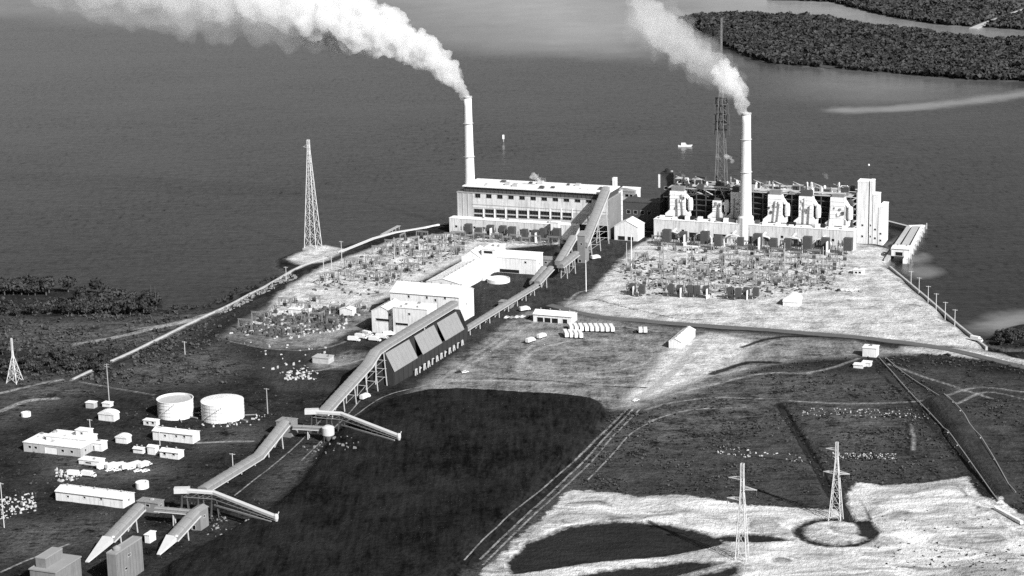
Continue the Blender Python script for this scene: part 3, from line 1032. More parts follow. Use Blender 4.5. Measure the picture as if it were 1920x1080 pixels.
def block(root, x0, w, y0, d, z0, z1, wallm, roofm, front=(), side=(), roof='flat', rise=2.0, mull=0, ov=0.35, doors=(), parapet=0.0):
    """walls with true openings and a roof; local x along the front, y into the depth"""
    fh = list(front) + [q for q in doors]
    front_wall(root, w, z0, z1, fh, wallm, y0, x0)
    mb = MB()
    for a, b, c, e in wall_cells(d - 2 * T, z0, z1, [(s[0] - T, s[1], s[2], s[3]) for s in side]):
        mb.box(x0 + w - T, x0 + w, y0 + T + a, y0 + T + b, c, e)
    mb.build('wall', wallm, root)
    MB().box(x0, x0 + T, y0 + T, y0 + d - T, z0, z1).build('wall', wallm, root)
    MB().box(x0, x0 + w, y0 + d - T, y0 + d, z0, z1).build('wall', wallm, root)
    for h in front:
        front_opening(root, h, y0, x0, 'window', mull=mull)
    for h in doors:
        front_opening(root, h, y0, x0, 'door', 'dark' if len(h) < 5 else h[4])
    for h in side:
        side_opening(root, (h[0] + y0, h[1], h[2], h[3]), x0 + w, 'window' if len(h) < 5 else 'door', 'glass' if len(h) < 5 else 'dark')
    r = MB()
    a, b, c, e = x0 - ov, x0 + w + ov, y0 - ov, y0 + d + ov
    if roof == 'flat':
        r.box(a, b, c, e, z1, z1 + 0.35)
        if parapet:
            r.box(a, b, c, c + 0.4, z1 + 0.35, z1 + parapet).box(a, b, e - 0.4, e, z1 + 0.35, z1 + parapet)
            r.box(a, a + 0.4, c + 0.4, e - 0.4, z1 + 0.35, z1 + parapet).box(b - 0.4, b, c + 0.4, e - 0.4, z1 + 0.35, z1 + parapet)
    elif roof == 'gable':                    # ridge along x
        m_ = (c + e) / 2
        r.prism([(c, z1), (m_, z1 + rise), (e, z1), (e, z1 + 0.25), (m_, z1 + rise + 0.25), (c, z1 + 0.25)], 'x', a, b)
        g = MB().prism([(y0, z1 - .01), (m_, z1 + rise - 0.05), (y0 + d, z1 - .01)], 'x', x0 + 0.02, x0 + T)
        g.prism([(y0, z1 - .01), (m_, z1 + rise - 0.05), (y0 + d, z1 - .01)], 'x', x0 + w - T, x0 + w - 0.02)
        g.build('gable', wallm, root)
    elif roof == 'gabley':                   # ridge along y
        m_ = (a + b) / 2
        r.prism([(a, z1), (a, z1 + 0.25), (m_, z1 + rise + 0.25), (b, z1 + 0.25), (b, z1), (m_, z1 + rise)], 'y', c, e)
        g = MB().prism([(x0, z1 - .01), (x0 + w, z1 - .01), (m_, z1 + rise - 0.05)], 'y', y0 + 0.02, y0 + T)
        g.prism([(x0, z1 - .01), (x0 + w, z1 - .01), (m_, z1 + rise - 0.05)], 'y', y0 + d - T, y0 + d - 0.02)
        g.build('gable', wallm, root)
    elif roof == 'shed':                     # low at the front
        r.prism([(c, z1), (e, z1 + rise), (e, z1 + rise + 0.25), (c, z1 + 0.25)], 'x', a, b)
        g = MB().prism([(y0, z1 - .01), (y0 + d, z1 - .01), (y0 + d, z1 + rise - 0.05)], 'x', x0 + w - T, x0 + w - 0.02)
        g.prism([(y0, z1 - .01), (y0 + d, z1 - .01), (y0 + d, z1 + rise - 0.05)], 'x', x0 + 0.02, x0 + T)
        g.build('gable', wallm, root)
        MB().box(x0 + T, x0 + w - T, y0 + d - T, y0 + d - 0.02, z1, z1 + rise - 0.3).build('wall', wallm, root)
    elif roof == 'arch':                     # barrel, axis along y
        pr = []
        for k in range(13):
            t_ = math.pi * k / 12
            pr.append(((a + b) / 2 - (b - a) / 2 * math.cos(t_), z1 + rise * math.sin(t_)))
        r.prism(pr + [(b - 0.2, z1 - 0.02), (a + 0.2, z1 - 0.02)], 'y', c, e)
    ro = r.build('roof', roofm, root)
    if roof in ('gable', 'gabley') and w > 6:
        rr_ = random.Random(int(w * 100 + d * 10))
        n = max(2, int((w if roof == 'gable' else d) / 7))
        for k in range(n):
            t_ = (k + 0.5) / n
            cx, cy = (x0 + w * t_, y0 + d / 2) if roof == 'gable' else (x0 + w / 2, y0 + d * t_)
            MB().lathe([(0.45, z1 + rise - 0.3), (0.45, z1 + rise + 0.9), (0.7, z1 + rise + 0.95), (0.2, z1 + rise + 1.4)], 8, cx, cy).build('roof_vent', 'steel_mid', ro)
        if roof == 'gable':
            MB().box(a, b, c - 0.14, c + 0.02, z1 - 0.2, z1 + 0.02).build('gutter', 'steel_mid', ro)
    elif roof == 'flat' and w > 6 and d > 5 and parapet == 0:
        rr_ = random.Random(int(w * 100 + d * 10))
        for k in range(max(1, int(w * d / 70))):
            cx, cy, s_ = x0 + rr_.uniform(1.5, w - 1.5), y0 + rr_.uniform(1.5, d - 1.5), rr_.uniform(0.4, 0.9)
            if k < 8:
                MB().box(cx - s_, cx + s_, cy - s_, cy + s_, z1 + 0.36, z1 + 0.36 + rr_.uniform(0.5, 1.3)).build('roof_vent', rr_.choice(['steel_mid', 'concrete', 'concrete_dark']), ro)
    return ro


def site_root(name, label, cat, fl, group=None):
    O = P(*fl)
    O.z = zat(O.x, O.y) if fat(sd_land, O.x, O.y) < 0 else 0.0
    O.z = min(O.z, 0.6)
    return thing(name, label, cat, O, SITE, group), O


def simple(name, label, cat, fl, frx, dep, topy, wallm='white_wall', roofm='white_roof', roof='gable', rise=1.5, front_px=(), door_px=(), side_n=0, hmin=2.5, group=None, ww=1.8, wh=1.4):
    root, O = site_root(name, label, cat, fl, group)
    w = run_to(O, U, frx)
    h = max(height_to(O, topy), hmin)
    fr = []
    for q in front_px:
        s, z = onwall(O, U, q[0], q[1])
        a, b = (q[2], q[3]) if len(q) > 2 else (ww, wh)
        fr.append((min(max(s, a / 2 + .3), w - a / 2 - .3), min(max(z, b / 2 + .3), h - b / 2 - .3), a, b))
    ds = []
    for q in door_px:
        s, z = onwall(O, U, q[0], q[1])
        ds.append((min(max(s, q[2] / 2 + .3), w - q[2] / 2 - .3), q[3] / 2 + 0.02, q[2], q[3]))
    side = [(dep * (k + 1) / (side_n + 1), h * 0.6, min(1.6, dep / 5), min(1.2, h / 3)) for k in range(side_n)]
    block(root, 0, w, 0, dep, -0.4, h, wallm, roofm, fr, side, roof, rise, doors=ds)
    return root, O, w, h


# ================================================================== POWER STATION WITH THE WINDOW WALL
root, O1 = site_root('power_station', 'long sooty white power station with two rows of dark windows and a flat roof', 'power station', (843, 436))
ax = run_to(O1, U, 1080)
ah = height_to(O1, 409)
# low front annex
block(root, 0, ax, 0, 9.0, -0.5, ah, 'sooty', 'white_roof',
      front=[(6 + k * 8.2, ah * 0.45, 2.2, 1.8) for k in range(int((ax - 8) / 8.2))], roof='flat', ov=0.2)
# main hall behind
Om = O1 + V * 9.2
mx0 = run_to(O1, U, 846) * 0 + max(onwall(Om, U, 857, 400)[0], 0)
mx1 = onwall(Om, U, 1139, 400)[0]
mh = onwall(Om, U, 890, 362.5)[1]
mw = mx1 - mx0
zc = lambda px, py: onwall(Om, U, px, py)
holes = []
for k in range(11):
    s, z = zc(895.5 + 20.8 * k, 367 + 0.95 * k)
    holes.append((s - mx0, z, 4.6, 3.1))
for k in range(9):
    s, z = zc(896.5 + 20.8 * k, 395.5 + 0.75 * k)
    holes.append((s - mx0, z, 7.4, 3.0))
    s, z = zc(896.5 + 20.8 * k, 404.0 + 0.75 * k)
    holes.append((s - mx0, z, 7.4, 2.0))
holes = [h for h in holes if h[0] < mw - 3]
p0 = zc(886, 390)[0] - mx0
zs = zc(900, 389)[1]
front_wall(root, mw - p0, zs + 0.01, mh, [(h[0] - p0,) + h[1:] for h in holes if h[1] > zs], 'sooty', 9.2, mx0 + p0)
front_wall(root, mw - p0, ah - 0.5, zs, [(h[0] - p0,) + h[1:] for h in holes if h[1] < zs], 'concrete', 9.35, mx0 + p0)
MB().box(mx0, mx0 + p0 - 0.01, 9.4, 9.4 + T, ah - 0.5, mh).build('end_panel', 'concrete', root)
for k in range(3):
    MB().box(mx0 + 0.6 + k * 4.6, mx0 + 1.2 + k * 4.6, 9.05, 9.38, ah + 0.4, mh).build('pilaster', 'concrete', root)
for h in holes:
    front_opening(root, (h[0] + mx0,) + h[1:], 9.2 if h[1] > zs else 9.35, 0, 'window', 'dark', 'steel_dark', mull=2 if h[2] > 5 else 1)
for k in range(1, 10):                                      # light columns between the lower windows
    s, _ = zc(886 + 20.8 * k, 398)
    z0_ = zc(886 + 20.8 * k, 409)[1]
    MB().box(s - 0.5, s + 0.5, 8.9, 9.18, max(z0_, ah + 0.45), zc(886 + 20.8 * k, 391)[1]).build('column', 'white', root)
zl = zc(900, 384)[1]
MB().box(mx0 + p0, mx1 - 0.3, 8.95, 9.18, zl, zl + 0.5).build('string_course', 'concrete', root)
DEP = 34.0
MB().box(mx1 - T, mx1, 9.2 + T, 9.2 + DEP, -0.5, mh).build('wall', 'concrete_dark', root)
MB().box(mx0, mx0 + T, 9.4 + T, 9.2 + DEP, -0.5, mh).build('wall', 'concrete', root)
MB().box(mx0 + T, mx1 - T, 9.2 + DEP - T, 9.2 + DEP, -0.5, mh).build('wall', 'sooty', root)
MB().box(mx0 - 0.2, mx1 + 0.2, 9.0, 9.2 + DEP + 0.2, mh, mh + 0.5).build('roof', 'grey_roof', root)
# recessed dark louvre storey and the upper roof
lz = mh + 5.0
lv = MB().box(mx0 + 6, mx1 - 1, 11.6, 9.2 + DEP - 1, mh + 0.5, lz).build('louvre_storey', 'steel_dark', root)
for k in range(34):
    xx = mx0 + 8 + k * (mw - 12) / 33
    MB().box(xx - 0.22, xx + 0.22, 11.25, 11.59, mh + 0.5, lz).build('fin', 'steel_dark', lv)
MB().box(mx0 + 5, mx1 - 0.5, 10.0, 9.2 + DEP - 0.5, lz, lz + 0.7).build('upper_roof', 'white_roof', root)
rv = random.Random(4)
for k in range(14):
    xx = mx0 + 16 + k * (mw - 26) / 13
    yy = rv.uniform(14, 38)
    s_ = rv.uniform(1.0, 2.2)
    MB().box(xx - s_, xx + s_, yy - s_, yy + s_, lz + 0.7, lz + 0.7 + rv.uniform(1, 2.6)).build('roof_ventilator', rv.choice(['white', 'concrete', 'steel_dark']), root)
RZ = O1.z + lz + 0.7
PH1 = (O1, mx0, mx1, mh, lz)

# slim bright lift shaft and outside stair at the right end of that station
sr, so = site_root('stair_tower', 'white outside stair tower with zigzag flights at the end of the window wall', 'stair tower', (1141, 434))
sw = run_to(so, U, 1162)
sh = height_to(so, 357)
for xx in (0.3, sw - 0.3):
    for yy in (0.3, 7.7):
        MB().box(xx - 0.3, xx + 0.3, yy - 0.3, yy + 0.3, -0.5, sh).build('post', 'white', sr)
nf = 8
for k in range(nf):
    z0, z1 = sh * k / nf, sh * (k + 1) / nf
    a, b = (0.8, sw - 0.8) if k % 2 else (sw - 0.8, 0.8)
    MB().prism([(a, z0), (a, z0 + 1.1), (b, z1 + 1.1), (b, z1)], 'y', 0.1, 2.2).build('flight', 'white', sr)
    MB().box(0.1, sw - 0.1, 2.4, 7.4, z1 - 0.2, z1).build('landing', 'concrete', sr)
MB().box(0.7, sw - 0.7, 5.5, 7.5, -0.5, sh - 0.3).build('shaft', 'white_wall', sr)
tr, to = site_root('lift_shaft', 'narrow white lift shaft rising just above the station roof end', 'shaft', (1146, 430))
tw = run_to(to, U, 1152.5)
th = height_to(to, 336)
block(tr, 0, tw, 4, 4, -0.5, th, 'white', 'white_roof', roof='flat', ov=0.1)
MB().box(-2.6, -0.2, 4.5, 7, th - 9, th - 3).build('motor_box', 'steel_dark', tr)

# house on the roof level beyond the stair
r_, o_ = site_root('plant_house', 'small white plant house with dark openings beyond the stair tower', 'plant house', (1158, 405))
w_ = run_to(o_, U, 1190)
h_ = height_to(o_, 358)
block(r_, 0, w_, 0, 16, -0.5, h_, 'white_wall', 'white_roof', front=[(w_ * 0.55, h_ - 3.5, 3.0, 2.2), (w_ * 0.8, h_ - 3.5, 2.2, 1.8)], roof='flat', parapet=0.9)
# dark link block between the two stations
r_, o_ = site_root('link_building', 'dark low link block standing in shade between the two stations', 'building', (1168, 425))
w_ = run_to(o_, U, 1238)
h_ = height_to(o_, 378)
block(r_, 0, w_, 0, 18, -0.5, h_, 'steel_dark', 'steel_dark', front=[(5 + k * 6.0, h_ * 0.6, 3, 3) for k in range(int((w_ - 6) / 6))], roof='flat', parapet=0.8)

simple('gabled_shed', 'white gabled shed standing between the stair tower and the boiler plant', 'shed', (1152, 449), 1196, 17, 424, roof='gabley', rise=5.0,
       door_px=[(1165, 445, 6, 3.4), (1182, 447, 5, 3.2)])
simple('gate_kiosk', 'tall narrow white kiosk with a black doorway against the annex', 'kiosk', (1033, 452), 1047, 5, 417, roof='flat', front_px=[(1039, 430, 1.6, 3.0)], door_px=[(1040, 449, 2.2, 2.6)])


# ================================================================== CHIMNEYS
def chimney(name, label, base, hm, r0, r1, m='stack'):
    root = thing(name, label, 'chimney', base, 0)
    prof = [(r0 * 1.06, -0.5), (r0 * 1.06, 1.5), (r0, 1.6)]
    for k in range(1, 15):
        t_ = k / 14
        prof.append((r0 + (r1 - r0) * (1 - (1 - t_) ** 1.25), hm * t_))
    MB().lathe(prof, 32, cap=True).build('shaft', m, root, True)
    MB().lathe([(r1 + 0.02, hm - 0.9), (r1 + 0.45, hm - 0.9), (r1 + 0.45, hm + 0.3), (r1 - 0.5, hm + 0.3), (r1 - 0.5, hm - 0.1)], 32, cap=False).build('rim', 'concrete', root)
    for z in (hm * 0.55, hm * 0.8):
        rr = r0 + (r1 - r0) * (1 - (1 - z / hm) ** 1.25)
        g = MB().lathe([(rr + 0.03, z), (rr + 0.9, z), (rr + 0.9, z + 0.25), (rr + 0.03, z + 0.25)], 24, cap=False)
        g.build('gallery_ring', 'concrete', root)
    lad = MB()
    for s in (-0.3, 0.3):
        lad.bar((-r0 - 0.15, s, 1), (-r1 - 0.15, s, hm), 0.12)
    lad.build('ladder', 'steel_dark', root)
    return root


bo_ = P(1226, 447) + V * 5.2
c1 = P(881, 345, RZ)
c1 = Vector((c1.x, c1.y, 0))
ch1h = onwall(c1, U, 873, 181)[1]
chimney('chimney_stack', 'tall pale chimney smoking at the left end of the window-walled station', c1, ch1h, 4.9, 3.3)
c2 = bo_ + U * onwall(bo_, U, 1398, 450)[0]
c2.z = 0
ch2h = onwall(c2, U, 1396, 212)[1]
cr2 = chimney('chimney_stack', 'tall pale chimney smoking in the middle of the boiler plant', c2, ch2h, 5.1, 3.6)
MB().lathe([(6.4, -0.5), (6.3, 21), (5.0, 22.5)], 12, cap=False).build('plinth', 'white_wall', cr2)

# ================================================================== OPEN BOILER PLANT
br, bo = site_root('boiler_plant', 'open boiler plant of six white duct towers over a long white base', 'power station', (1226, 447))
bw = run_to(bo, U, 1600)
bh = height_to(bo, 411)
Bf = lambda px, py, y: onwall(bo + V * y, U, px, py)
block(br, 0, bw, 0, 10, -0.5, bh, 'sooty', 'white_roof', doors=[(bw * (0.09 + 0.125 * k), 3.7, 11.0, 6.8, 'dark') for k in range(7)],
      front=[(bw * (0.15 + 0.125 * k), bh * 0.5, 2.2, 2.0) for k in range(7)], roof='flat', ov=0.25)
# boiler house: dark frame behind the ducts
by = 24.0
bx0, bx1 = Bf(1258, 400, by)[0], Bf(1598, 400, by)[0]
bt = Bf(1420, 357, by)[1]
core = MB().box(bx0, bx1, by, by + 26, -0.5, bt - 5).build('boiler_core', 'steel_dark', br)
ncol = 20
for k in range(ncol):
    xx = bx0 + (bx1 - bx0) * k / (ncol - 1)
    MB().box(xx - 0.35, xx + 0.35, by - 6.5, by - 5.8, -0.5, bt).build('column', 'steel_dark', br)
for k in range(5):
    z = bh + 1 + (bt - bh - 1) * (k + 1) / 5
    MB().box(bx0 - 0.4, bx1 + 0.4, by - 6.7, by + 27, z - 0.3, z).build('deck', 'concrete' if k == 4 else 'steel_dark', br)
# pipes and plant on the roof deck
rp_ = random.Random(9)
for k in range(4):
    y_, z_ = by - 4 + k * 7, bt + 1.0 + rp_.random() * 2
    MB().bar((bx0 + 8 + rp_.uniform(0, 30), y_, z_), (bx1 - rp_.uniform(2, 20), y_, z_), rp_.uniform(0.7, 1.3)).build('roof_pipe', rp_.choice(['steel', 'concrete']), br)
for k in range(9):
    xx = bx0 + 6 + k * (bx1 - bx0 - 14) / 8 + rp_.uniform(-3, 3)
    ww, hh = rp_.uniform(3, 6), rp_.uniform(2.5, 6.5)
    ph = MB().box(xx - ww, xx + ww, by + 2, by + rp_.uniform(10, 20), bt, bt + hh).build('penthouse', 'steel_dark', br)
    MB().box(xx - ww - .3, xx + ww + .3, by + 1.7, by + 9, bt + hh, bt + hh + 0.4).build('penthouse_roof', rp_.choice(['concrete_dark', 'concrete', 'steel_dark']), ph)
for k in range(46):
    xa, xb = sorted((rp_.uniform(bx0, bx1), rp_.uniform(bx0, bx1)))
    xb = min(xb, xa + rp_.uniform(4, 16))
    yy, za, zb_ = rp_.uniform(by - 6, by + 2), bt + rp_.uniform(-9, 4), bt + rp_.uniform(-7, 6)
    MB().bar((xa, yy, za), (xb, yy + rp_.uniform(-2, 2), zb_), rp_.uniform(0.35, 1.0)).build('pipe', rp_.choice(['steel', 'steel_dark', 'steel_mid', 'white']), br)
for k in range(80):
    xx = rp_.uniform(bx0 + 3, bx1 - 3); yy = rp_.uniform(by - 5, by + 24)
    a = rp_.uniform(0.8, 2.4); hh = rp_.uniform(1.5, 5.5)
    if rp_.random() < 0.5:
        MB().box(xx - a, xx + a, yy - a, yy + a, bt, bt + hh).build('roof_unit', rp_.choice(['concrete_dark', 'white', 'steel_dark', 'steel_mid', 'steel_dark']), br)
    else:
        MB().lathe([(a * 0.5, bt), (a * 0.5, bt + hh), (a * 0.3, bt + hh + 0.8)], 10, xx, yy).build('vent_drum', rp_.choice(['steel', 'white', 'concrete']), br)
for k in range(16):
    xx, yy, hh = rp_.uniform(bx0 + 2, bx1 - 4), rp_.uniform(by - 4, by + 8), rp_.uniform(4, 10)
    MB().lathe([(0.7, bt), (0.6, bt + hh * 0.8), (0.95, bt + hh * 0.82), (0.5, bt + hh)], 8, xx, yy).build('vent_stack', rp_.choice(['steel_dark', 'steel_dark', 'steel_mid', 'white', 'concrete']), br)
for k in range(9):
    xx = bx0 + 10 + k * (bx1 - bx0 - 20) / 8
    m_ = MB().bar((xx, by, bt), (xx, by, bt + 6.5), 0.35)
    m_.bar((xx, by, bt + 6.4), (xx - 5, by - 2, bt + 9), 0.3).bar((xx - 5, by - 2, bt + 9), (xx + 3, by - 1, bt + 6), 0.2)
    m_.build('davit', 'steel', br)
# duct towers
for (xa, xb, yt) in ((1256, 1284, 358), (1336, 1352, 376), (1370, 1387, 360), (1440, 1466, 365), (1498, 1524, 368), (1557, 1584, 370)):
    yy = 13.0
    a, zt = Bf(xa, yt, yy)
    b, _ = Bf(xb, yt, yy)
    zb = bh + 4.5
    dm = MB()
    dm.prism([(a - 4.0, bh + 0.36), (a - 4.0, bh + 2.5), (a, zb + 1.5), (a, zt), (b, zt), (b, zb + 1.5), (b + 3.4, bh + 2.5), (b + 3.4, bh + 0.36)], 'y', yy, yy + 7)
    d_ = dm.build('duct_tower', 'white', br)
    for q in range(5):
        z = zb + 2 + (zt - zb - 2) * q / 5
        MB().box(a - 0.2, b + 0.2, yy - 0.25, yy - 0.01, z, z + 0.35).build('stiffener', 'white_wall', d_)
    MB().box(a + 1, b - 1, yy + 1, yy + 6, zt, zt + rp_.uniform(0.8, 4.5)).build('duct_cap', rp_.choice(['concrete', 'concrete_dark', 'steel_dark']), d_)
    for q in range(5):
        px_, pz_ = rp_.uniform(a + 0.6, b - 0.6), rp_.uniform(zb + 2, zt - 2)
        MB().box(px_ - rp_.uniform(.3, 1.1), px_ + rp_.uniform(.3, 1.1), yy - rp_.uniform(.4, 1.2), yy - 0.26, pz_, pz_ + rp_.uniform(0.6, 2.6)).build('access_box', rp_.choice(['concrete_dark', 'steel_mid', 'steel_dark', 'white']), d_)
    for q in range(2):
        px_ = rp_.uniform(a - 2, b + 2)
        MB().bar((px_, yy - 0.8, bh + 0.4), (px_ + rp_.uniform(-2, 2), yy - 0.8, zt - rp_.uniform(0, 8)), rp_.uniform(.3, .7)).build('downpipe', rp_.choice(['steel_mid', 'concrete_dark']), d_)
    # round precipitator elbow on its right side
    ex = b + 4.0
    el = MB().lathe([(1.9, bh + 6), (2.2, bh + 9), (2.2, bh + 13), (1.5, bh + 16)], 12, ex, yy + 2.5)
    el.bar((ex, yy + 2.5, bh + 14), (b, yy + 3, zt - 3), 2.0)
    el.bar((ex, yy + 2.5, bh + 7), (ex - 1.5, yy + 2.5, bh + 0.4), 1.6)
    el.build('fan_duct', 'white', d_)
for (xa, xb, m_) in ((1272, 1300, 'dark'), (1333, 1384, 'steel_dark'), (1414, 1422, 'steel_dark'), (1478, 1490, 'dark'), (1532, 1546, 'dark')):
    a, _ = Bf(xa, 415, 4)
    b, _ = Bf(xb, 415, 4)
    MB().box(a, b, 4, 9, bh + 0.36, bh + 2.6).build('fan_house', m_, br)
for k in range(15):
    xx = 6 + k * (bw - 14) / 14
    MB().box(xx - 1.8, xx + 1.8, 2, 5, bh + 0.36, bh + rp_.uniform(1.5, 3.6)).build('roof_unit', 'white', br)
# dark hoist tower, left end
dr, do = site_root('hoist_tower', 'black hoist tower with a pale strip at the left end of the boiler plant', 'tower', (1233, 425))
dw = run_to(do, U, 1254)
dh = height_to(do, 328)
block(dr, 0, dw, 8, 10, -0.5, dh, 'steel_dark', 'steel_dark', front=[(dw / 2, dh * 0.72, 3.0, 2.4), (dw / 2, dh * 0.5, 3.0, 2.4)], roof='flat', ov=0.2)
MB().box(-1.7, -0.15, 7.6, 9.5, dh * 0.72, dh - 1).build('pale_strip', 'white', dr)
MB().lathe([(2.6, dh + 0.35), (2.6, dh + 2.6), (1.0, dh + 3.6)], 12, dw * 0.5, 13).build('cap_drum', 'steel_dark', dr)
MB().box(dw * 0.3, dw + 1.5, 6.0, 7.9, dh * 0.55, dh * 0.55 + 0.5).build('landing', 'white', dr)

# white towers, right end
for (nm, lb, a, b, top, base, dp) in (
        ('service_tower', 'tallest bright white service tower at the right end of the boiler plant', 1606, 1626.5, 341, 456, 10),
        ('service_tower', 'slim white service tower split from the tallest one by a dark slot', 1628.5, 1634.5, 341, 457.2, 9),
        ('service_tower', 'white stepped tower of middle height at the right end of the plant', 1635, 1645, 366, 457.6, 10),
        ('service_tower', 'shortest white stepped tower nearest to the water intake jetty', 1645.5, 1655, 389, 458.2, 20)):
    r_, o_ = site_root(nm, lb, 'tower', (a, base))
    w_ = run_to(o_, U, b)
    h_ = height_to(o_, top)
    block(r_, 0, w_, 0, dp, -0.5, h_, 'white_wall', 'white_roof', roof='flat', ov=0.12, parapet=0.9,
          front=[(w_ / 2, h_ * q, min(1.6, w_ * 0.4), 1.4) for q in (0.12, 0.3)], side=[(dp / 2, h_ * q, 1.6, 1.4) for q in (0.35, 0.6)])
    MB().box(0.2, 0.5, -0.3, -0.01, 0, h_).build('corner_pipe', 'steel', r_)
r_, o_ = site_root('radio_mast', 'thin mast with a white ball above the tallest service tower', 'mast', (1612, 452))
zt = height_to(o_, 340)
o_ = o_ + V * 5 + Vector((0, 0, zt + 0.9)) + U * 5
r_.location = o_
MB().bar((0, 0, 0), (0, 0, 11), 0.5, 0.2).build('pole', 'steel_dark', r_)
MB().lathe([(0.1, 10.6), (0.8, 11.2), (0.8, 11.9), (0.1, 12.5)], 10).build('lamp_ball', 'white', r_)
# pipe rack between last duct tower and the service tower
r_, o_ = site_root('pipe_rack', 'steel rack of tangled pipes between the last duct tower and the white tower', 'pipe rack', (1585, 456))
w_ = run_to(o_, U, 1605)
h_ = height_to(o_, 360)
for xx in (0.3, w_ - 0.3):
    MB().box(xx - 0.3, xx + 0.3, 2, 2.6, -0.5, h_).build('post', 'steel', r_)
for k in range(9):
    z = h_ * (k + 1) / 9
    MB().bar((0, 2.3, z), (w_, 2.3, z), 0.4).build('beam', 'steel', r_)
    MB().bar((0.3, 2.1, z - h_ / 9), (w_ - 0.3, 2.1, z), 0.7).build('pipe', rp_.choice(['white', 'steel', 'steel_dark']), r_)

# ================================================================== COAL CONVEYORS
L0 = P(385, 926)
LD = (P(992, 551) - L0).normalized()
LS = Vector((LD.y, -LD.x, 0))                 # to the right of the line


def onL(px, py, off=0.0, zmin=None):
    O = L0 + LS * off
    s, z = onwall(O, LD, px, py)
    q = O + LD * s
    q.z = z if zmin is None else max(z, zmin)
    return q


def arcprof(w, hw, rise, n=6):
    pr = [(-w / 2, hw)]
    for k in range(1, n):
        t_ = math.pi * k / n
        pr.append((-w / 2 * math.cos(t_), hw + rise * math.sin(t_)))
    return pr + [(w / 2, hw)]


def gallery(name, label, pts, w=5.0, hw=2.2, rise=0.9, trestle=14.0, mroof='gallery', mside='gallery_side', tw=None, cat='conveyor', group=None):
    pts = [Vector(p) for p in pts]
    base = Vector((pts[0].x, pts[0].y, 0))
    root = thing(name, label, cat, base, 0, group)
    rel = [p - base for p in pts]
    MB().sweep(rel, [(-w / 2, -0.3), (-w / 2, hw), (w / 2, hw), (w / 2, -0.3)]).build('gallery_box', mside, root)
    up = [p + Vector((0, 0, 0.02)) for p in rel]
    MB().sweep(up, arcprof(w + 0.5, hw, rise) + [(w / 2 + 0.25, hw - 0.25), (-w / 2 - 0.25, hw - 0.25)]).build('gallery_roof', mroof, root)
    # standing seams across the roof and a walkway rail along the sunny side
    for a, b in zip(rel[:-1], rel[1:]):
        ln = (b - a).length
        n = int(ln / 6)
        for k in range(1, n):
            p = a.lerp(b, k / n)
            t_ = (b - a).normalized()
            MB().sweep([p - t_ * 0.18 + Vector((0, 0, .03)), p + t_ * 0.18 + Vector((0, 0, .03))], arcprof(w + 0.7, hw + 0.12, rise + 0.05) + [(w / 2 + .35, hw - .3), (-w / 2 - .35, hw - .3)]).build('seam', mside, root)
    MB().sweep(rel, [(w / 2 + 0.3, 0.0), (w / 2 + 1.1, 0.0), (w / 2 + 1.1, 0.15), (w / 2 + 0.3, 0.15)]).build('walkway', 'steel', root)
    tw = tw or w * 0.8
    for a, b in zip(rel[:-1], rel[1:]):
        hd = Vector((b.x - a.x, b.y - a.y, 0))
        n = max(int(hd.length / trestle), 1)
        s = Vector((hd.y, -hd.x, 0)).normalized()
        for k in range(n):
            p = a.lerp(b, (k + 0.5) / n)
            gz = zat(p.x + base.x, p.y + base.y)
            if p.z - gz < 1.5:
                continue
            tm = MB()
            hgt = p.z - 0.3
            sp = 1.0 + hgt * 0.03
            l0, l1 = p - s * tw / 2, p + s * tw / 2
            f0, f1 = p - s * tw / 2 * sp, p + s * tw / 2 * sp
            tm.bar((f0.x, f0.y, gz - 0.3), (l0.x, l0.y, hgt), 0.45).bar((f1.x, f1.y, gz - 0.3), (l1.x, l1.y, hgt), 0.45)
            nb = max(int(hgt / 5), 1)
            for q in range(nb):
                z0, z1 = gz + (hgt - gz) * q / nb, gz + (hgt - gz) * (q + 1) / nb
                tm.bar((f0.x, f0.y, z0), (l1.x, l1.y, z1), 0.25).bar((f0.x, f0.y, z1 - .2), (f1.x, f1.y, z1 - .2), 0.25)
            tm.build('trestle', 'steel', root)
    return root


def transfer_house(label, px, py, frx, dep, topy, m='gallery_side', r='gallery', roof='gabley', rise=1.2):
    rt, O = site_root('transfer_house', label, 'transfer house', (px, py))
    w = run_to(O, U, frx)
    h = height_to(O, topy)
    block(rt, 0, w, 0, dep, -0.5, h, m, r, front=[(w / 2, h * 0.7, min(2.2, w / 3), 1.4)], side=[(dep / 2, h * 0.65, 1.6, 1.3)], roof=roof, rise=rise,
          doors=[(w * 0.3, 1.3, min(2.0, w / 3), 2.4)])
    return rt, O, w, h


gallery('coal_conveyor', 'long grey conveyor gallery climbing from the lower yard to the first transfer house', [onL(380, 923, 0, 1.0), onL(484, 859, 0, 1.2), onL(534, 797)], 5.4)
gallery('coal_conveyor', 'broad grey conveyor gallery rising from behind the stacker to the coal bunker', [onL(604, 779, 0, 1.5), onL(688, 688), onL(703, 664)], 6.4)
gallery('coal_conveyor', 'low straight grey pipe conveyor running away from the bunker across the dark yard',
        [onL(868, 622, 4, 1.5), onL(958, 566, 4, 1.5), onL(1006, 537, 4, 2.0)], 3.6, 1.5, 0.8)
for k, off in enumerate((-2.4, 3.2)):
    gallery('coal_conveyor', ('left' if k == 0 else 'right') + ' one of the twin short galleries climbing to the grey junction house', [onL(998 + 9 * k, 533, off, 3.0), onL(1020 + 13 * k, 505, off)], 4.2, 1.8)
gallery('coal_conveyor', 'grey gallery climbing from the junction house to the tall transfer tower', [onL(1046, 496, -1.5), onL(1074, 448, -1.5)], 5.0)
gallery('coal_conveyor', 'short low grey gallery beside the foot of the transfer tower', [onL(1050, 502, 7, 2.0), onL(1080, 478, 7)], 5.0)
s_t, z_t = onwall(Om + V * 1.0, U, 1136, 357)
topend = Om + V * 1.0 + U * s_t
topend.z = z_t
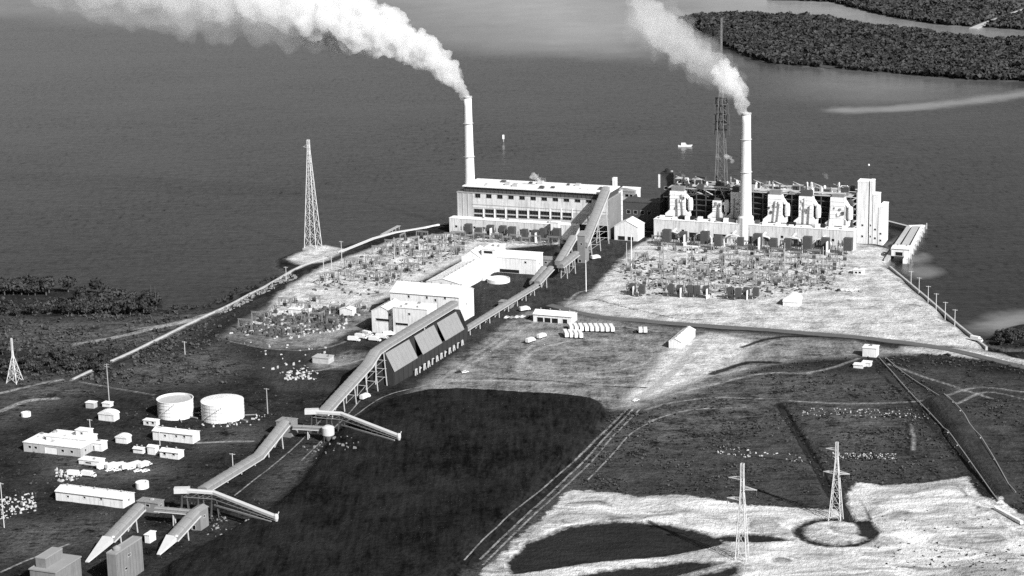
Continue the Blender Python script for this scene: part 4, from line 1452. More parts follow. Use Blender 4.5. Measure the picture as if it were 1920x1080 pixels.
gallery('coal_conveyor', 'steep grey conveyor gallery climbing to the roof end of the power station', [onL(1094, 462, 3.0), topend], 6.2, 2.6, 1.0, trestle=26)
transfer_house('grey junction house with a pale flat roof beside the twin galleries', 1011, 505, 1036, 10, 486, roof='flat')
transfer_house('tall grey transfer tower at the foot of the steep gallery', 1083, 492, 1097, 9, 442, m='gallery_side', roof='shed', rise=2.0)
transfer_house('small low transfer shed on the pipe conveyor', 935, 577, 957, 6, 566, roof='flat')
transfer_house('grey transfer house at the head of the lower conveyor beside the far stacker', 519, 818, 547, 8, 790, roof='flat')
transfer_house('grey tall transfer house at the head of the foreground conveyor', 358, 992, 377, 8, 958)
transfer_house('low grey transfer house touching the corner of the long white shed', 258, 958, 297, 6, 940, roof='flat')


# foreground conveyors with pointed tail ends
def fore(label, a, b, tip, w):
    O = P(*tip)
    d = (P(a[0], a[1], 9) - O)
    d.z = 0
    d.normalize()

    def q(p, zmin):
        s, z = onwall(O, d, *p)
        r_ = O + d * s
        r_.z = max(z, zmin)
        return r_
    pa, pb = q(a, 4), q(b, 2.0)
    rt = gallery('coal_conveyor', label, [pb, pa], w, 2.2, 1.0, 12)
    base = rt.location
    pt = q(tip, 0.4)
    tail = MB()
    s = Vector((d.y, -d.x, 0)) * (w / 2 + 0.2)
    B0 = pb - base
    T0 = pt - base
    up = Vector((0, 0, 2.9))
    tail.add([B0 - s, B0 + s, B0 + s + up, B0 - s + up, T0 - s * 0.35, T0 + s * 0.35, T0 + s * 0.3 + Vector((0, 0, .5)), T0 - s * 0.3 + Vector((0, 0, .5))],
             [(0, 1, 2, 3), (7, 6, 5, 4), (0, 4, 5, 1), (1, 5, 6, 2), (2, 6, 7, 3), (3, 7, 4, 0)])
    tail.build('tail_hood', 'steel', rt)
    MB().lathe([(0.5, 0), (0.9, 0.5), (0.5, 1.0)], 10, (B0 + s).x, (B0 + s).y).build('lamp', 'white', rt).location.z = B0.z + 2.4
    return rt


fore('foreground conveyor gallery left of the slab tower with a pale pointed tail', (262, 955), (203, 1016), (163, 1056), 5.6)
fore('foreground conveyor gallery right of the slab tower with a pale pointed tail', (366, 966), (322, 1014), (297, 1042), 5.6)


# cross galleries
def cross(label, a, b, za, zb, w=2.6):
    pa, pb = P(a[0], a[1], za), P(b[0], b[1], zb)
    return gallery('cross_gallery', label, [pa, pb], w, 1.6, 0.5, 14)


cross('thin level cross gallery joining the two foreground transfer houses', (292, 957), (360, 963), 7, 7)
cross('thin level cross gallery running to the round hopper of the far stacker', (550, 803), (606, 806), 6, 6)


# stackers: level truss then a boom sloping down to the coal
def stacker(label, head, knee, tip, zh, ztip):
    hA, kA = P(head[0], head[1], zh), P(knee[0], knee[1], zh)
    O = Vector((kA.x, kA.y, 0))
    tp_ = P(tip[0], tip[1], ztip)
    base = Vector((kA.x, kA.y, 0))
    root = thing('coal_stacker', label, 'stacker', base, 0)
    pts = [hA - base, kA - base, tp_ - base]
    MB().sweep(pts, [(-1.1, 0), (-1.1, 1.3), (-0.6, 1.8), (0.6, 1.8), (1.1, 1.3), (1.1, 0)]).build('boom_cover', 'steel', root)
    tr = MB()
    for a, b in zip(pts[:-1], pts[1:]):
        n = max(int((b - a).length / 4), 2)
        for sd in (-1, 1):
            s = Vector(((b - a).y, -(b - a).x, 0)).normalized() * sd * 1.2
            dn = Vector((0, 0, -2.4))
            tr.bar(a + s + dn, b + s + dn * (0.3 if b is pts[2] else 1), 0.28)
            for k in range(n):
                p, q_ = a.lerp(b, k / n), a.lerp(b, (k + 1) / n)
                tr.bar(p + s + dn, q_ + s, 0.18)
    tr.build('boom_truss', 'gallery_side', root)
    hd = pts[0]
    MB().box(hd.x - 5, hd.x + 3, hd.y - 1.6, hd.y + 1.6, hd.z - 0.5, hd.z + 2.4).build('head_house', 'steel', root)
    for q_ in (pts[0], pts[0].lerp(pts[1], 0.55), pts[1]):
        g = MB()
        for s in (-1.6, 1.6):
            g.bar((q_.x + s * 1.3, q_.y - 2, zat(q_.x + base.x, q_.y + base.y) - 0.3), (q_.x + s * 0.6, q_.y, q_.z), 0.5)
            g.bar((q_.x + s * 1.3, q_.y + 2, zat(q_.x + base.x, q_.y + base.y) - 0.3), (q_.x + s * 0.6, q_.y, q_.z), 0.5)
        g.build('leg', 'steel_dark', root)
    t = pts[2]
    MB().lathe([(0.7, t.z - 1.6), (1.2, t.z), (1.2, t.z + 1.6), (0.5, t.z + 2.4)], 10, t.x, t.y).build('head_pulley', 'steel', root)
    MB().bar((t.x, t.y, t.z), (t.x + 1.5, t.y, t.z + 3.5), 0.4).build('mast', 'steel', root)
    # lower return boom along the ground
    lo = MB().bar((pts[1].x, pts[1].y, pts[1].z - 6), (t.x - 2.5, t.y - 1, max(t.z - 1.5, 5.0)), 0.8)
    lo.build('stay', 'gallery_side', root)
    return root


stacker('near coal stacker with a long pale boom reaching over the dark coal', (345, 922), (401, 926), (518, 972), 12, 7.5)
stacker('far coal stacker with a long pale boom beside the round hopper', (588, 774), (640, 778), (748, 820), 12, 7.0)
hp = P(616, 828)
hr = thing('coal_hopper', 'pale round hopper drum under the far stacker boom', 'hopper', (hp.x, hp.y, zat(hp.x, hp.y)), 0)
MB().lathe([(3.4, 4), (3.6, 4.4), (3.6, 8.6), (1.6, 9.6)], 18).build('drum', 'steel', hr)
MB().lathe([(3.4, 4), (1.2, 0.5)], 18, cap=False).build('cone', 'gallery_side', hr)
for k in range(4):
    a = 0.8 + k * 1.57
    MB().bar((3.3 * math.cos(a), 3.3 * math.sin(a), -1.0), (3.2 * math.cos(a), 3.2 * math.sin(a), 5), 0.4).build('leg', 'steel_dark', hr)

# ------------------------------------------------------------------ coal bunker
s0 = onwall(L0, LD, 716, 712)[0]
s1 = onwall(L0, LD, 857, 640)[0]
bunk = thing('coal_bunker', 'long coal bunker with three pale lean-to roof panels and a gallery along its ridge', 'coal bunker', L0 + LD * s0, math.atan2(LD.y, LD.x))
BL = s1 - s0
Gz = onL(712, 655).z
ez, rz_, hwid = 9.0, Gz - 3.0, 8.2            # eave, top of lean-to, half width; local x along the line, -y to the right
MB().box(0, BL, -hwid, -hwid + 0.5, -0.5, ez).build('wall', 'bunker_wall', bunk)
MB().box(0, BL, hwid - 0.5, hwid, -0.5, ez).build('wall', 'bunker_wall', bunk)
for xx in (0.02, BL - 0.52):
    MB().prism([(-hwid + .5, -0.5), (hwid - .5, -0.5), (hwid - .5, ez), (3.0, rz_), (-3.0, rz_), (-hwid + .5, ez)], 'x', xx, xx + 0.5).build('end_wall', 'bunker_wall', bunk)
MB().box(0.6, BL - 0.6, -3.0, 3.0, ez - 3, rz_ - 0.1).build('core', 'bunker_wall', bunk)
for k in range(18):
    xx = 1 + k * (BL - 2) / 17
    MB().box(xx - 0.25, xx + 0.25, -hwid - 0.35, -hwid - 0.01, -0.5, ez - 0.3).build('buttress', 'bunker_wall', bunk)
panel_px = [(729, 779), (786, 826), (829, 868)]
for j, (pa, pb) in enumerate(panel_px):
    O = L0 - LS * 0 + LS * hwid
    a = onwall(O, LD, pa + (7 if j == 0 else 6), 684)[0] - s0
    b = onwall(O, LD, pb + 2, 650)[0] - s0
    a, b = max(a, 0.3), min(b, BL + 3)
    pr = [(-hwid - 0.6, ez - 0.2), (-3.1, rz_), (-3.1, rz_ + 0.35), (-hwid - 0.6, ez + 0.15)]
    rp2 = MB().prism(pr, 'x', a, b).build('roof_panel', 'gallery', bunk)
    n = 6
    for k in range(1, n):
        xx = a + (b - a) * k / n
        MB().prism([(p[0], p[1] + 0.2) for p in pr], 'x', xx - 0.08, xx + 0.08).build('seam', 'gallery_side', rp2)
MB().prism([(hwid + 0.6, ez - 0.2), (hwid + 0.6, ez + 0.15), (3.1, rz_ + 0.35), (3.1, rz_)], 'x', 0, BL).build('roof_panel', 'gallery', bunk)
gallery('ridge_gallery', 'grey covered gallery running along the top of the coal bunker', [onL(703, 664), onL(722, 651), onL(852, 572)], 6.0, 2.2, 0.9, trestle=500)
# pale bents carrying the belt in front of the dark wall
bO = P(778, 704)
for k in range(12):
    s, _ = onwall(bO, LD, 779 + k * 7.9, 700 - 4.6 * k)
    q = bO + LD * s
    r_ = thing('belt_trestle', 'white belt trestle before the bunker wall, ' + ORD[k] + ' from the left', 'trestle', (q.x, q.y, 0), math.atan2(LD.y, LD.x), 'white belt trestles before the bunker wall')
    hgt = 3.8
    MB().bar((0, 0, -0.3), (0.6, 0, hgt), 0.65).build('leg', 'steel', r_)
    if k % 3 != 1:
        MB().bar((2.6, 0, -0.3), (1.4, 0, hgt), 0.7).build('leg', 'steel', r_)
    if k % 2:
        MB().bar((0.3, 0, hgt * 0.5), (2.4, 0, hgt * 0.7), 0.5).build('brace', 'steel', r_)
    else:
        MB().bar((0.6, 0, hgt - 0.1), (2.6, 0, hgt - 0.4), 0.55).build('brace', 'steel', r_)

# ================================================================== WHITE BUILDINGS IN THE MIDDLE
simple('white_works', 'big white works building with small dark windows behind the coal bunker', 'building', (733, 598), 862, 26, 548, roof='gable', rise=5.0,
       front_px=[(766, 556), (800, 558), (816, 563), (834, 559), (766, 574), (800, 577)], ww=1.6, wh=1.8, side_n=1)
simple('white_works', 'small gable-ended white building at the left of the white group with one dark window band', 'building', (698, 623), 736, 22, 583, roof='gabley', rise=3.6,
       front_px=[(717, 600, 10.0, 1.8), (731, 590, 1.4, 1.8)])
simple('white_works', 'white front block joined to the big works building, dark slot low on its wall', 'building', (738, 629), 802, 16, 576, roof='flat',
       front_px=[(753, 608, 9.5, 1.6), (767, 589, 1.8, 1.4)])
simple('white_works', 'long low white building stretching back behind the big works building', 'building', (800, 545), 862, 70, 528, roof='gabley', rise=3.0, front_px=[(830, 538)])
simple('white_works', 'white gabled house at the far end of the long low white building', 'building', (866, 508), 903, 18, 482, roof='gabley', rise=5.5, front_px=[(880, 492), (890, 494)])
simple('white_works', 'white block with raised roof and dark slot left of the wide white hall', 'building', (904, 509), 930, 20, 467, roof='flat', front_px=[(915, 473, 7.0, 2.0), (914, 500, 3, 3)])
simple('white_works', 'wide white hall with a long dark doorway before the left switchyard', 'building', (932, 510), 1006, 14, 482, roof='shed', rise=2.5,
       door_px=[(955, 508, 16.0, 2.6)], front_px=[(985, 492)], side_n=1)
# open shed
r_, o_ = site_root('open_shed', 'white open-fronted vehicle shed with dark bays beside the paved road', 'shed', (1000, 602))
w_ = run_to(o_, U, 1072)
h_ = height_to(o_, 589)
block(r_, 0, w_, 0, 11, -0.4, max(h_, 4.2), 'white_wall', 'white_roof', roof='gable', rise=2.2,
      doors=[(5 + 5.4 * k, 1.75, 4.6, 3.4, 'dark') for k in range(3)] + [(w_ - 5, 1.75, 3.4, 3.4, 'dark')])
simple('white_shed', 'long white shed on pale ground at the bend of the dirt road', 'shed', (1254, 653), 1277, 32, 640, roof='gabley', rise=2.2, side_n=3)
# dome-like white hut in the right switchyard yard
r_, o_ = site_root('round_roofed_hut', 'white round-roofed hut alone on the pale yard with a black shadow', 'hut', (1468, 574))
block(r_, 0, run_to(o_, U, 1496), 0, 12, -0.4, 3.0, 'white_wall', 'white_roof', roof='arch', rise=4.5)
simple('control_hut', 'small white flat-roofed hut at the far end of the right switchyard', 'hut', (1600, 515), 1618, 6, 506, roof='flat', front_px=[(1605, 511), (1612, 511)])
simple('relay_house', 'low white relay house with dark front in the middle of the right transformers', 'hut', (1281, 473), 1308, 5, 463, roof='flat', front_px=[(1288, 468, 2, 1.6), (1294, 468, 2, 1.6), (1300, 468, 2, 1.6)])
simple('pump_house', 'white pump house at the head of the two long pipes on the dark field', 'pump house', (1617, 668), 1643, 8, 652, roof='flat')
for k, (x, y, x2, t_) in enumerate(((1600, 690, 1618, 684), (1616, 687, 1632, 680))):
    simple('materials_stack', ('larger' if k == 0 else 'smaller') + ' pale stack of materials lying below the pump house', 'stack', (x, y), x2, 5, t_, roof='flat', hmin=1.4)
simple('yard_store', 'white store hut in the left storage yard', 'hut', (637, 590), 661, 6, 580, roof='gabley', rise=1.4)
simple('yard_store', 'long flat white canopy in the upper storage yard on the left', 'canopy', (541, 587), 578, 5, 582, roof='flat', hmin=3)
simple('yard_store', 'pale broken slab building low in the dark yard left of the bunker', 'hut', (586, 680), 616, 8, 670, wallm='rubble', roofm='concrete', roof='flat')

# settling tanks
for (px, py, r, lb) in ((935, 528, 8.5, 'large white round settling tank before the wide white hall'), (911, 524, 4.0, 'small white round tank touching the large settling tank')):
    q = P(px, py)
    t = thing('settling_tank', lb, 'tank', (q.x, q.y, 0), 0)
    MB().lathe([(r, -0.4), (r, 2.6), (r - 0.5, 2.6), (r - 0.5, 2.0)], 28, cap=False).build('shell', 'white', t)
    MB().lathe([(r - 0.45, 1.9), (0.3, 2.8)], 28, cap=False).build('cover', 'white_roof', t)

# ================================================================== LOWER LEFT WORKS
r_, o_ = site_root('white_workshop', 'large stepped white workshop with a roof box and a bright door left of the tanks', 'workshop', (45, 846))
w_ = run_to(o_, U, 152)
h_ = height_to(o_, 829)
dw_ = onwall(o_, U, 96, 842)[0]
block(r_, 0, w_, 0, 17, -0.4, h_, 'concrete', 'white_roof', roof='flat', doors=[(dw_, 2.3, 8.4, 4.4, 'white')], side=[(5, 3, 1.5, 1.5)],
      front=[(4, h_ * .55, 2, 1.5), (8, h_ * .55, 2, 1.5), (w_ - 12, h_ * .55, 2, 1.5), (w_ - 6, h_ * .55, 2, 1.5)])
block(r_, w_ * 0.30, w_ * 0.70, 6, 11.5, h_ + 0.36, h_ + 3.0, 'white_wall', 'white_roof', roof='flat')
block(r_, w_ * 0.74, w_ * 0.22, 11, 5, h_ + 3.4, h_ + 6.6, 'white_wall', 'white_roof', roof='flat', front=[(w_ * 0.1, h_ + 5, 1.6, 1.2)])
simple('workshop_annex', 'small white annex with a black open bay at the workshop corner', 'annex', (168, 845), 191, 6, 830, roof='flat', door_px=[(172, 843, 3.0, 2.8)])
simple('long_shed', 'long white shed with three dark windows beside the foreground conveyors', 'shed', (105, 938), 232, 11, 921, roof='gable', rise=1.6,
       front_px=[(127, 931), (158, 933), (189, 936)], ww=1.5, wh=1.1, side_n=1)
simple('office_building', 'white single-storey office with dark windows in front of the oil tanks', 'office', (287, 824), 362, 8, 808, roof='gable', rise=1.4,
       front_px=[(309, 817), (330, 818), (345, 819)], ww=1.5, wh=1.2)
simple('white_hut', 'white hut with a low porch just below the office', 'hut', (300, 857), 335, 6, 846, roof='gable', rise=1.2, front_px=[(308, 851), (325, 852)])
simple('white_hut', 'small round-ended white hut between workshop and office', 'hut', (217, 830), 238, 5, 820, roof='arch', rise=1.6)
simple('white_hut', 'round-roofed white hut standing by itself above the workshop', 'hut', (185, 787), 214, 6, 776, roof='arch', rise=2.0)
simple('white_hut', 'pale small square hut behind the round-roofed hut', 'hut', (161, 765), 176, 4, 755, roof='flat', wallm='concrete')
simple('white_hut', 'white hut at the foot of the pole above the workshop', 'hut', (192, 763), 206, 4, 756, roof='flat', hmin=2)
simple('white_hut', 'low white hut close to the left oil tank', 'hut', (269, 797), 293, 4, 788, roof='flat', front_px=[(276, 793), (286, 793)])
simple('white_hut', 'white store hut between the parked cars and the workshop', 'hut', (148, 871), 186, 6, 864, roof='flat', front_px=[(165, 868, 4, 1.0)])
simple('small_store', 'small white store in the group left of the porch hut', 'store', (250, 850), 268, 3.5, 843, roof='gable', rise=0.8)
simple('small_store', 'taller white store with two doors left of the porch hut', 'store', (277, 852), 292, 4, 838, roof='gable', rise=0.8)
# ring tank
q = P(49, 780)
t = thing('ring_tank', 'small white open ring tank on the grass at the left edge', 'tank', (q.x, q.y, 0), 0)
MB().lathe([(2.9, -0.3), (2.9, 2.4), (2.2, 2.4), (2.2, 0.6)], 20, cap=False).build('ring', 'white', t)
MB().lathe([(2.2, 0.55), (0.1, 0.56)], 20, cap=False).build('water_surface', 'dark', t)
q = P(267, 914)
t = thing('ring_tank', 'white open ring tank behind the corner of the long shed', 'tank', (q.x, q.y, 0), 0)
MB().lathe([(3.6, -0.3), (3.6, 3.2), (2.3, 3.2), (2.3, 0.9)], 20, cap=False).build('ring', 'white', t)
MB().lathe([(2.3, 0.85), (0.1, 0.86)], 20, cap=False).build('water_surface', 'dark', t)

# oil tanks
for (xa, xb, yb, yt, lb) in ((297, 363, 778, 741, 'left oil storage tank with a grey sunken roof'), (379, 458, 782, 745, 'right oil storage tank, all bright white')):
    qa, qb = P(xa, yb), P(xb, yb)
    r = (qb - qa).length / 2
    c = (qa + qb) / 2
    h = height_to(Vector((c.x, c.y - r, 0)), yt + 2)
    h = onwall(c, U, (xa + xb) / 2, (yt + 2))[1] * 0.9
    t = thing('oil_tank', lb, 'tank', (c.x, c.y, 0), 0)
    sh = MB()
    for k in range(5):
        z0, z1 = h * k / 5, h * (k + 1) / 5
        sh.lathe([(r, z0 if k else -0.4), (r, z1 - 0.06), (r - 0.05, z1)], 40, cap=False)
    sh.build('shell', 'white', t)
    for k in range(1, 5):
        z = h * k / 5
        MB().lathe([(r + 0.02, z - 0.08), (r + 0.14, z - 0.08), (r + 0.14, z + 0.08), (r + 0.02, z + 0.08)], 40, cap=False).build('course_seam', 'concrete', t)
    for k in range(3):
        a = math.radians(-70 + 38 * k)
        MB().bar((math.cos(a) * (r + 0.3), math.sin(a) * (r + 0.3), 0.6), (math.cos(a) * (r + 6), math.sin(a) * (r + 6), 0.5), 0.5).build('feed_pipe', 'steel_mid', t)
    if 'left' in lb:
        MB().lathe([(r - 0.1, h - 1.2), (0.2, h - 1.4)], 40, cap=False).build('floating_roof', 'concrete', t)
        MB().lathe([(r + 0.35, h - 0.3), (r + 0.35, h), (r - 0.15, h), (r - 0.15, h - 1.2)], 40, cap=False).build('rim', 'white', t)
    else:
        MB().lathe([(r + 0.1, h - 0.1), (r + 0.1, h + 0.1), (0.3, h + 1.5)], 40, cap=False).build('cone_roof', 'white_roof', t)
    st = MB()
    for k in range(14):
        a = math.radians(-150 + k * 5)
        st.box(0, 0, 0, 0, 0, 0) if False else st.bar((math.cos(a) * (r + 0.1), math.sin(a) * (r + 0.1), h * k / 14), (math.cos(a) * (r + 1.1), math.sin(a) * (r + 1.1), h * k / 14), 0.35)
    st.build('stair', 'steel', t)

# foreground slab tower and grey block
O = P(221, 1102)
hh = height_to(O, 1041)
r_ = thing('slab_tower', 'grey ribbed slab tower at the bottom edge between the two conveyor tails', 'tower', O - U * 5.0, SITE)
dep = run_to(O, V, 270)
block(r_, 0, 5.0, 0, dep, -0.5, hh, 'concrete_dark', 'grey_roof', roof='flat', ov=0.05, parapet=0.8, side=[(dep * 0.5, hh * 0.75, 2.4, 1.2), (dep * 0.35, hh * 0.4, 1.8, 1.2)])
for k in range(9):
    MB().box(5.0 + 0.01, 5.25, 1.0 + k * (dep - 2) / 8 - 0.2, 1.0 + k * (dep - 2) / 8 + 0.2, -0.5, hh).build('rib', 'concrete_dark', r_)
MB().lathe([(2.0, hh + 0.36), (2.0, hh + 1.6), (0.4, hh + 2.6)], 16, 2.4, 5.5).build('roof_hatch', 'grey_roof', r_)
simple('white_hut', 'bright white little hut behind the slab tower', 'hut', (272, 1018), 281, 6, 1003, roof='flat')
O = P(60, 1120)
hh = height_to(O, 1068)
r_ = thing('grey_block', 'grey flat-roofed block with a raised penthouse in the bottom left corner', 'building', O, SITE)
w_ = run_to(O, U, 92)
dep = 21
block(r_, 0, 14, 0, dep, -0.5, hh, 'concrete_dark', 'grey_roof', roof='flat', ov=0.4, parapet=0.6)
block(r_, 1.5, 5.5, 3, 14, hh + 0.36, hh + 4.8, 'concrete_dark', 'grey_roof', roof='flat', ov=0.1, parapet=0.5)

# ================================================================== LATTICE TOWERS
def lattice(name, label, base, h, bw, tw, panels, leg, arms=(), m='steel', group=None, rz=SITE, spread=None, cat='pylon', ins=0.28):
    root = thing(name, label, cat, base, rz, group)
    sgn = ((-1, -1), (1, -1), (1, 1), (-1, 1))
    wd = lambda t: (bw + (tw - bw) * (t if spread is None else min(t / spread, 1.0))) / 2
    zs = [h * (1 - (1 - k / panels) ** 1.35) for k in range(panels + 1)]
    cor = lambda i, z: Vector((sgn[i][0] * wd(z / h), sgn[i][1] * wd(z / h), z))
    for i in range(4):
        mb = MB()
        for a, b in zip(zs[:-1], zs[1:]):
            mb.bar(cor(i, a - (0.5 if a == 0 else 0)), cor(i, b), leg)
        mb.build('leg', m, root)
    br_ = MB()
    for a, b in zip(zs[:-1], zs[1:]):
        for i in range(4):
            j = (i + 1) % 4
            br_.bar(cor(i, a), cor(j, b), leg * 0.45).bar(cor(j, a), cor(i, b), leg * 0.45).bar(cor(i, b), cor(j, b), leg * 0.4)
    br_.build('bracing', m, root)
    for (t, ln, side) in arms:
        z = h * t
        w_ = wd(t)
        am = MB()
        for s in ((-1, 1) if side == 0 else (side,)):
            for yy in (-w_, w_):
                am.bar((s * w_, yy, z), (s * (w_ + ln), 0, z + 0.3), leg * 0.8).bar((s * w_, yy, z + h * 0.03), (s * (w_ + ln), 0, z + 0.3), leg * 0.6)
        a_ = am.build('cross_arm', m, root)
        for s in ((-1, 1) if side == 0 else (side,)):
            MB().bar((s * (w_ + ln) * 0.97, 0, z + 0.1), (s * (w_ + ln) * 0.97, 0, z - h * 0.055), ins).build('insulator', 'insul', a_)
    return root


def px_h(base, py):
    return height_to(base, py)


b = P(587, 464)
tw1 = lattice('river_tower', 'tall slender lattice tower standing on the sandy spit by the bay', b, px_h(b, 262), 10.5, 1.6, 12, 0.48, ((0.93, 4.0, -1),), spread=0.92)
MB().box(-6.3, 6.3, -6.3, 6.3, -2.0, 0.4).build('footing', 'concrete', tw1)
b = P(1352, 404)
tw2 = lattice('river_tower', 'very tall lattice tower behind the boiler plant, half hidden in smoke', b, px_h(b, 34), 11.0, 0.9, 17, 0.24, ((0.47, 4.0, 0), (0.52, 4.2, 0), (0.57, 3.6, 0)), m='steel_mid', spread=0.8, ins=2.0)
h2_ = px_h(b, 34)
za, zb = px_h(b, 243), px_h(b, 184)
cage = MB()
for s_ in (-5.5, -2.2, 2.2, 5.5):
    cage.bar((s_, 0, za), (s_ * 0.8, 0, zb), 1.0)
for k in range(5):
    z_ = za + (zb - za) * k / 4
    cage.bar((-6.4 + 0.3 * k, 0, z_), (6.4 - 0.3 * k, 0, z_), 0.9)
cage.build('insulator_cage', 'dark', tw2)
b = P(28, 716)
lattice('small_pylon', 'pale lattice pylon tapering to a spike at the left edge', b, px_h(b, 634), 7.6, 0.6, 8, 0.42, (), spread=0.62)
b = P(1391, 1052)
lattice('power_pylon', 'pale lattice pylon with three staggered arms at the edge of the white spoil', b, px_h(b, 869), 5.6, 1.4, 8, 0.34, ((0.84, 6.0, -1), (0.74, 6.5, 1), (0.63, 6.5, -1)), spread=0.75)
b = P(1567, 974)
lattice('power_pylon', 'pale lattice pylon with two arms beside the moated white island', b, px_h(b, 829), 6.2, 1.1, 7, 0.34, ((0.90, 5.0, -1), (0.60, 5.5, 0)), spread=0.8)


def pole(label, px, py, top, arms=1, m='wood', w=0.5, group=None, name='utility_pole'):
    b_ = P(px, py)
    b_.z = max(zat(b_.x, b_.y), -1.5) - 0.2
    h = max(height_to(b_, top), 5)
    r = thing(name, label, 'pole', b_, SITE, group)
    MB().lathe([(w / 2, 0), (w / 2 * 0.7, h)], 8).build('shaft', m, r)
    for k in range(arms):
        z = h - 0.6 - 1.4 * k
        a_ = MB().box(-1.7, 1.7, -0.14, 0.14, z, z + 0.28).build('cross_arm', m, r)
        for xx in (-1.5, -0.7, 0.7, 1.5):
            MB().lathe([(0.1, z + 0.29), (0.16, z + 0.45), (0.05, z + 0.7)], 6, xx, 0).build('insulator', 'insul', a_)
    return r


pole('tall pole with a double cross arm left of the oil tanks', 205, 756, 682, 2, w=0.7)
pole('leaning-lit pole with a bracket right of the oil tanks', 502, 776, 728, 1, w=0.7)
pole('white tall pole standing before the gabled shed', 1184, 506, 440, 0, 'white', 0.9)
pole('white pole beside the dark yard, right of the transfer tower', 1099, 546, 488, 0, 'white', 0.8)
for k, (x, y, t) in enumerate(((1708, 533, 508), (1723, 549, 520), (1740, 565, 536), (1755, 582, 550), (1772, 596, 566), (1790, 610, 580))):
    pole('pole in the row along the right sea wall, ' + ORD[k] + ' from the jetty', x, y, t, 1, 'steel', 0.6, 'poles along the right sea wall')
for k, (x, y, t) in enumerate(((537, 527, 500), (607, 508, 478), (622, 506, 480), (641, 490, 452), (347, 665, 640))):
    pole('pole along the left dike road, ' + ('between shore and spit', 'left of the pair below the tall tower', 'right of the pair below the tall tower', 'nearest to the station', 'nearest to the camera')[k], x, y, t, 1, 'steel', 0.55, 'poles along the left dike road')
for k, (x, y, t) in enumerate(((285, 580, 534), (293, 582, 537))):
    pole(('left', 'right')[k] + ' one of the pair of dark poles at the edge of the shore wood', x, y, t, 0, 'steel_dark', 0.7, 'paired poles at the shore wood')
for k, (x, y, t) in enumerate(((8, 990, 905), (437, 880, 850), (170, 815, 786), (300, 835, 800))):
    pole(('pole at the left edge beside the scrap heap', 'short pole beside the lower conveyor gallery', 'thin pole behind the stepped workshop', 'thin pole before the left oil tank')[k], x, y, t, 1, 'steel', 0.55)
for k in range(5):
    pole('white mast among the right switchyard gantries, ' + ORD[k] + ' from the left', 1175 + k * 92 + (k % 2) * 20, 500 + 8 * (k % 3), 455 + 7 * (k % 3), 0, 'steel', 0.55, 'masts of the right switchyard', 'lightning_mast')
for k in range(3):
    pole('pale mast among the left switchyard gantries, ' + ORD[k] + ' from the left', 740 + k * 46, 486 - k * 8, 445 - k * 3, 0, 'steel', 0.5, 'masts of the left switchyard', 'lightning_mast')


# ================================================================== SWITCHYARDS
def gantry_template(h, w):
    root = bpy.data.objects.new('switch_gantry', None)
    COL.objects.link(root)
    for s in (-1, 1):
        mb = MB()
        x = s * w / 2
        mb.bar((x - 0.7, 0, -0.3), (x, 0, h), 0.32).bar((x + 0.7, 0, -0.3), (x, 0, h), 0.32)
        for k in range(4):
            z = h * (k + 1) / 5
            q = 0.7 * (1 - z / h)
            mb.bar((x - q, 0, z), (x + q, 0, z), 0.2)
        mb.build('post', 'steel_mid', root)
    mb = MB()
    mb.bar((-w / 2 - 0.6, 0, h - 0.1), (w / 2 + 0.6, 0, h - 0.1), 0.3).bar((-w / 2, 0, h - 1.0), (w / 2, 0, h - 1.0), 0.3)
    for k in range(6):
        a = -w / 2 + w * k / 6
        mb.bar((a, 0, h - 1.0), (a + w / 12, 0, h - 0.1), 0.2).bar((a + w / 12, 0, h - 0.1), (a + w / 6, 0, h - 1.0), 0.2)
    mb.build('beam', 'steel_mid', root)
    for k in (-1, 0, 1):
        MB().bar((k * w / 3.2, 0, h - 1.1), (k * w / 3.2, 0, h - 3.2), 0.42).build('insulator', 'insul', root)
    return root


def breaker_template():
    root = bpy.data.objects.new('circuit_breaker', None)
    COL.objects.link(root)
    MB().box(-1.6, 1.6, -1.1, 1.1, -0.2, 0.5).build('plinth', 'concrete', root)
    MB().box(-1.3, 1.3, -0.8, 0.8, 0.5, 2.6).build('tank', 'steel_dark', root)
    for k in (-1, 0, 1):
        MB().lathe([(0.18, 2.6), (0.32, 3.0), (0.2, 3.4), (0.3, 3.8), (0.1, 4.6)], 8, k * 0.9, 0).build('bushing', 'insul', root)
    return root


def transformer_template(wall=True):
    root = bpy.data.objects.new('transformer', None)
    COL.objects.link(root)
    MB().box(-3.0, 3.0, -1.8, 1.8, 0.2, 4.2).build('tank', 'steel_dark', root)
    MB().box(-3.6, 3.6, -2.6, 2.6, -0.4, 0.2).build('plinth', 'concrete', root)
    for k in range(6):
        MB().box(-2.7 + k * 1.0, -2.3 + k * 1.0, -2.5, -1.82, 0.8, 3.8).build('radiator', 'steel_dark', root)
    for k in (-1, 0, 1):
        MB().lathe([(0.25, 4.2), (0.42, 4.8), (0.28, 5.4), (0.38, 6.0), (0.12, 7.2)], 8, k * 1.7, 0.2).build('bushing', 'insul', root)
    MB().lathe([(0.6, -1.6), (0.6, 1.6)], 10).build('conservator', 'steel', root)
    root.children[-1].rotation_euler = (0, math.pi / 2, 0)
    root.children[-1].location = (0.4, 1.4, 5.2)
    if wall:
        MB().box(3.9, 4.4, -3.2, 4.0, -0.4, 7.0).build('fire_wall', 'white_wall', root)
    return root


gt = [gantry_template(8.0, 10.0), gantry_template(6.0, 8.0)]
bt_ = breaker_template()
tt = transformer_template()
tt2 = transformer_template(False)
used = set()


def put(tmpl, loc, label, cat, group, rz=SITE, scale=1.0):
    o = tmpl if tmpl.name not in used else copy_tree(tmpl)
    used.add(tmpl.name)
    o.location = loc
    o.rotation_euler = (0, 0, rz)
    o.scale = (scale,) * 3
    return tag(o, label, cat, group)


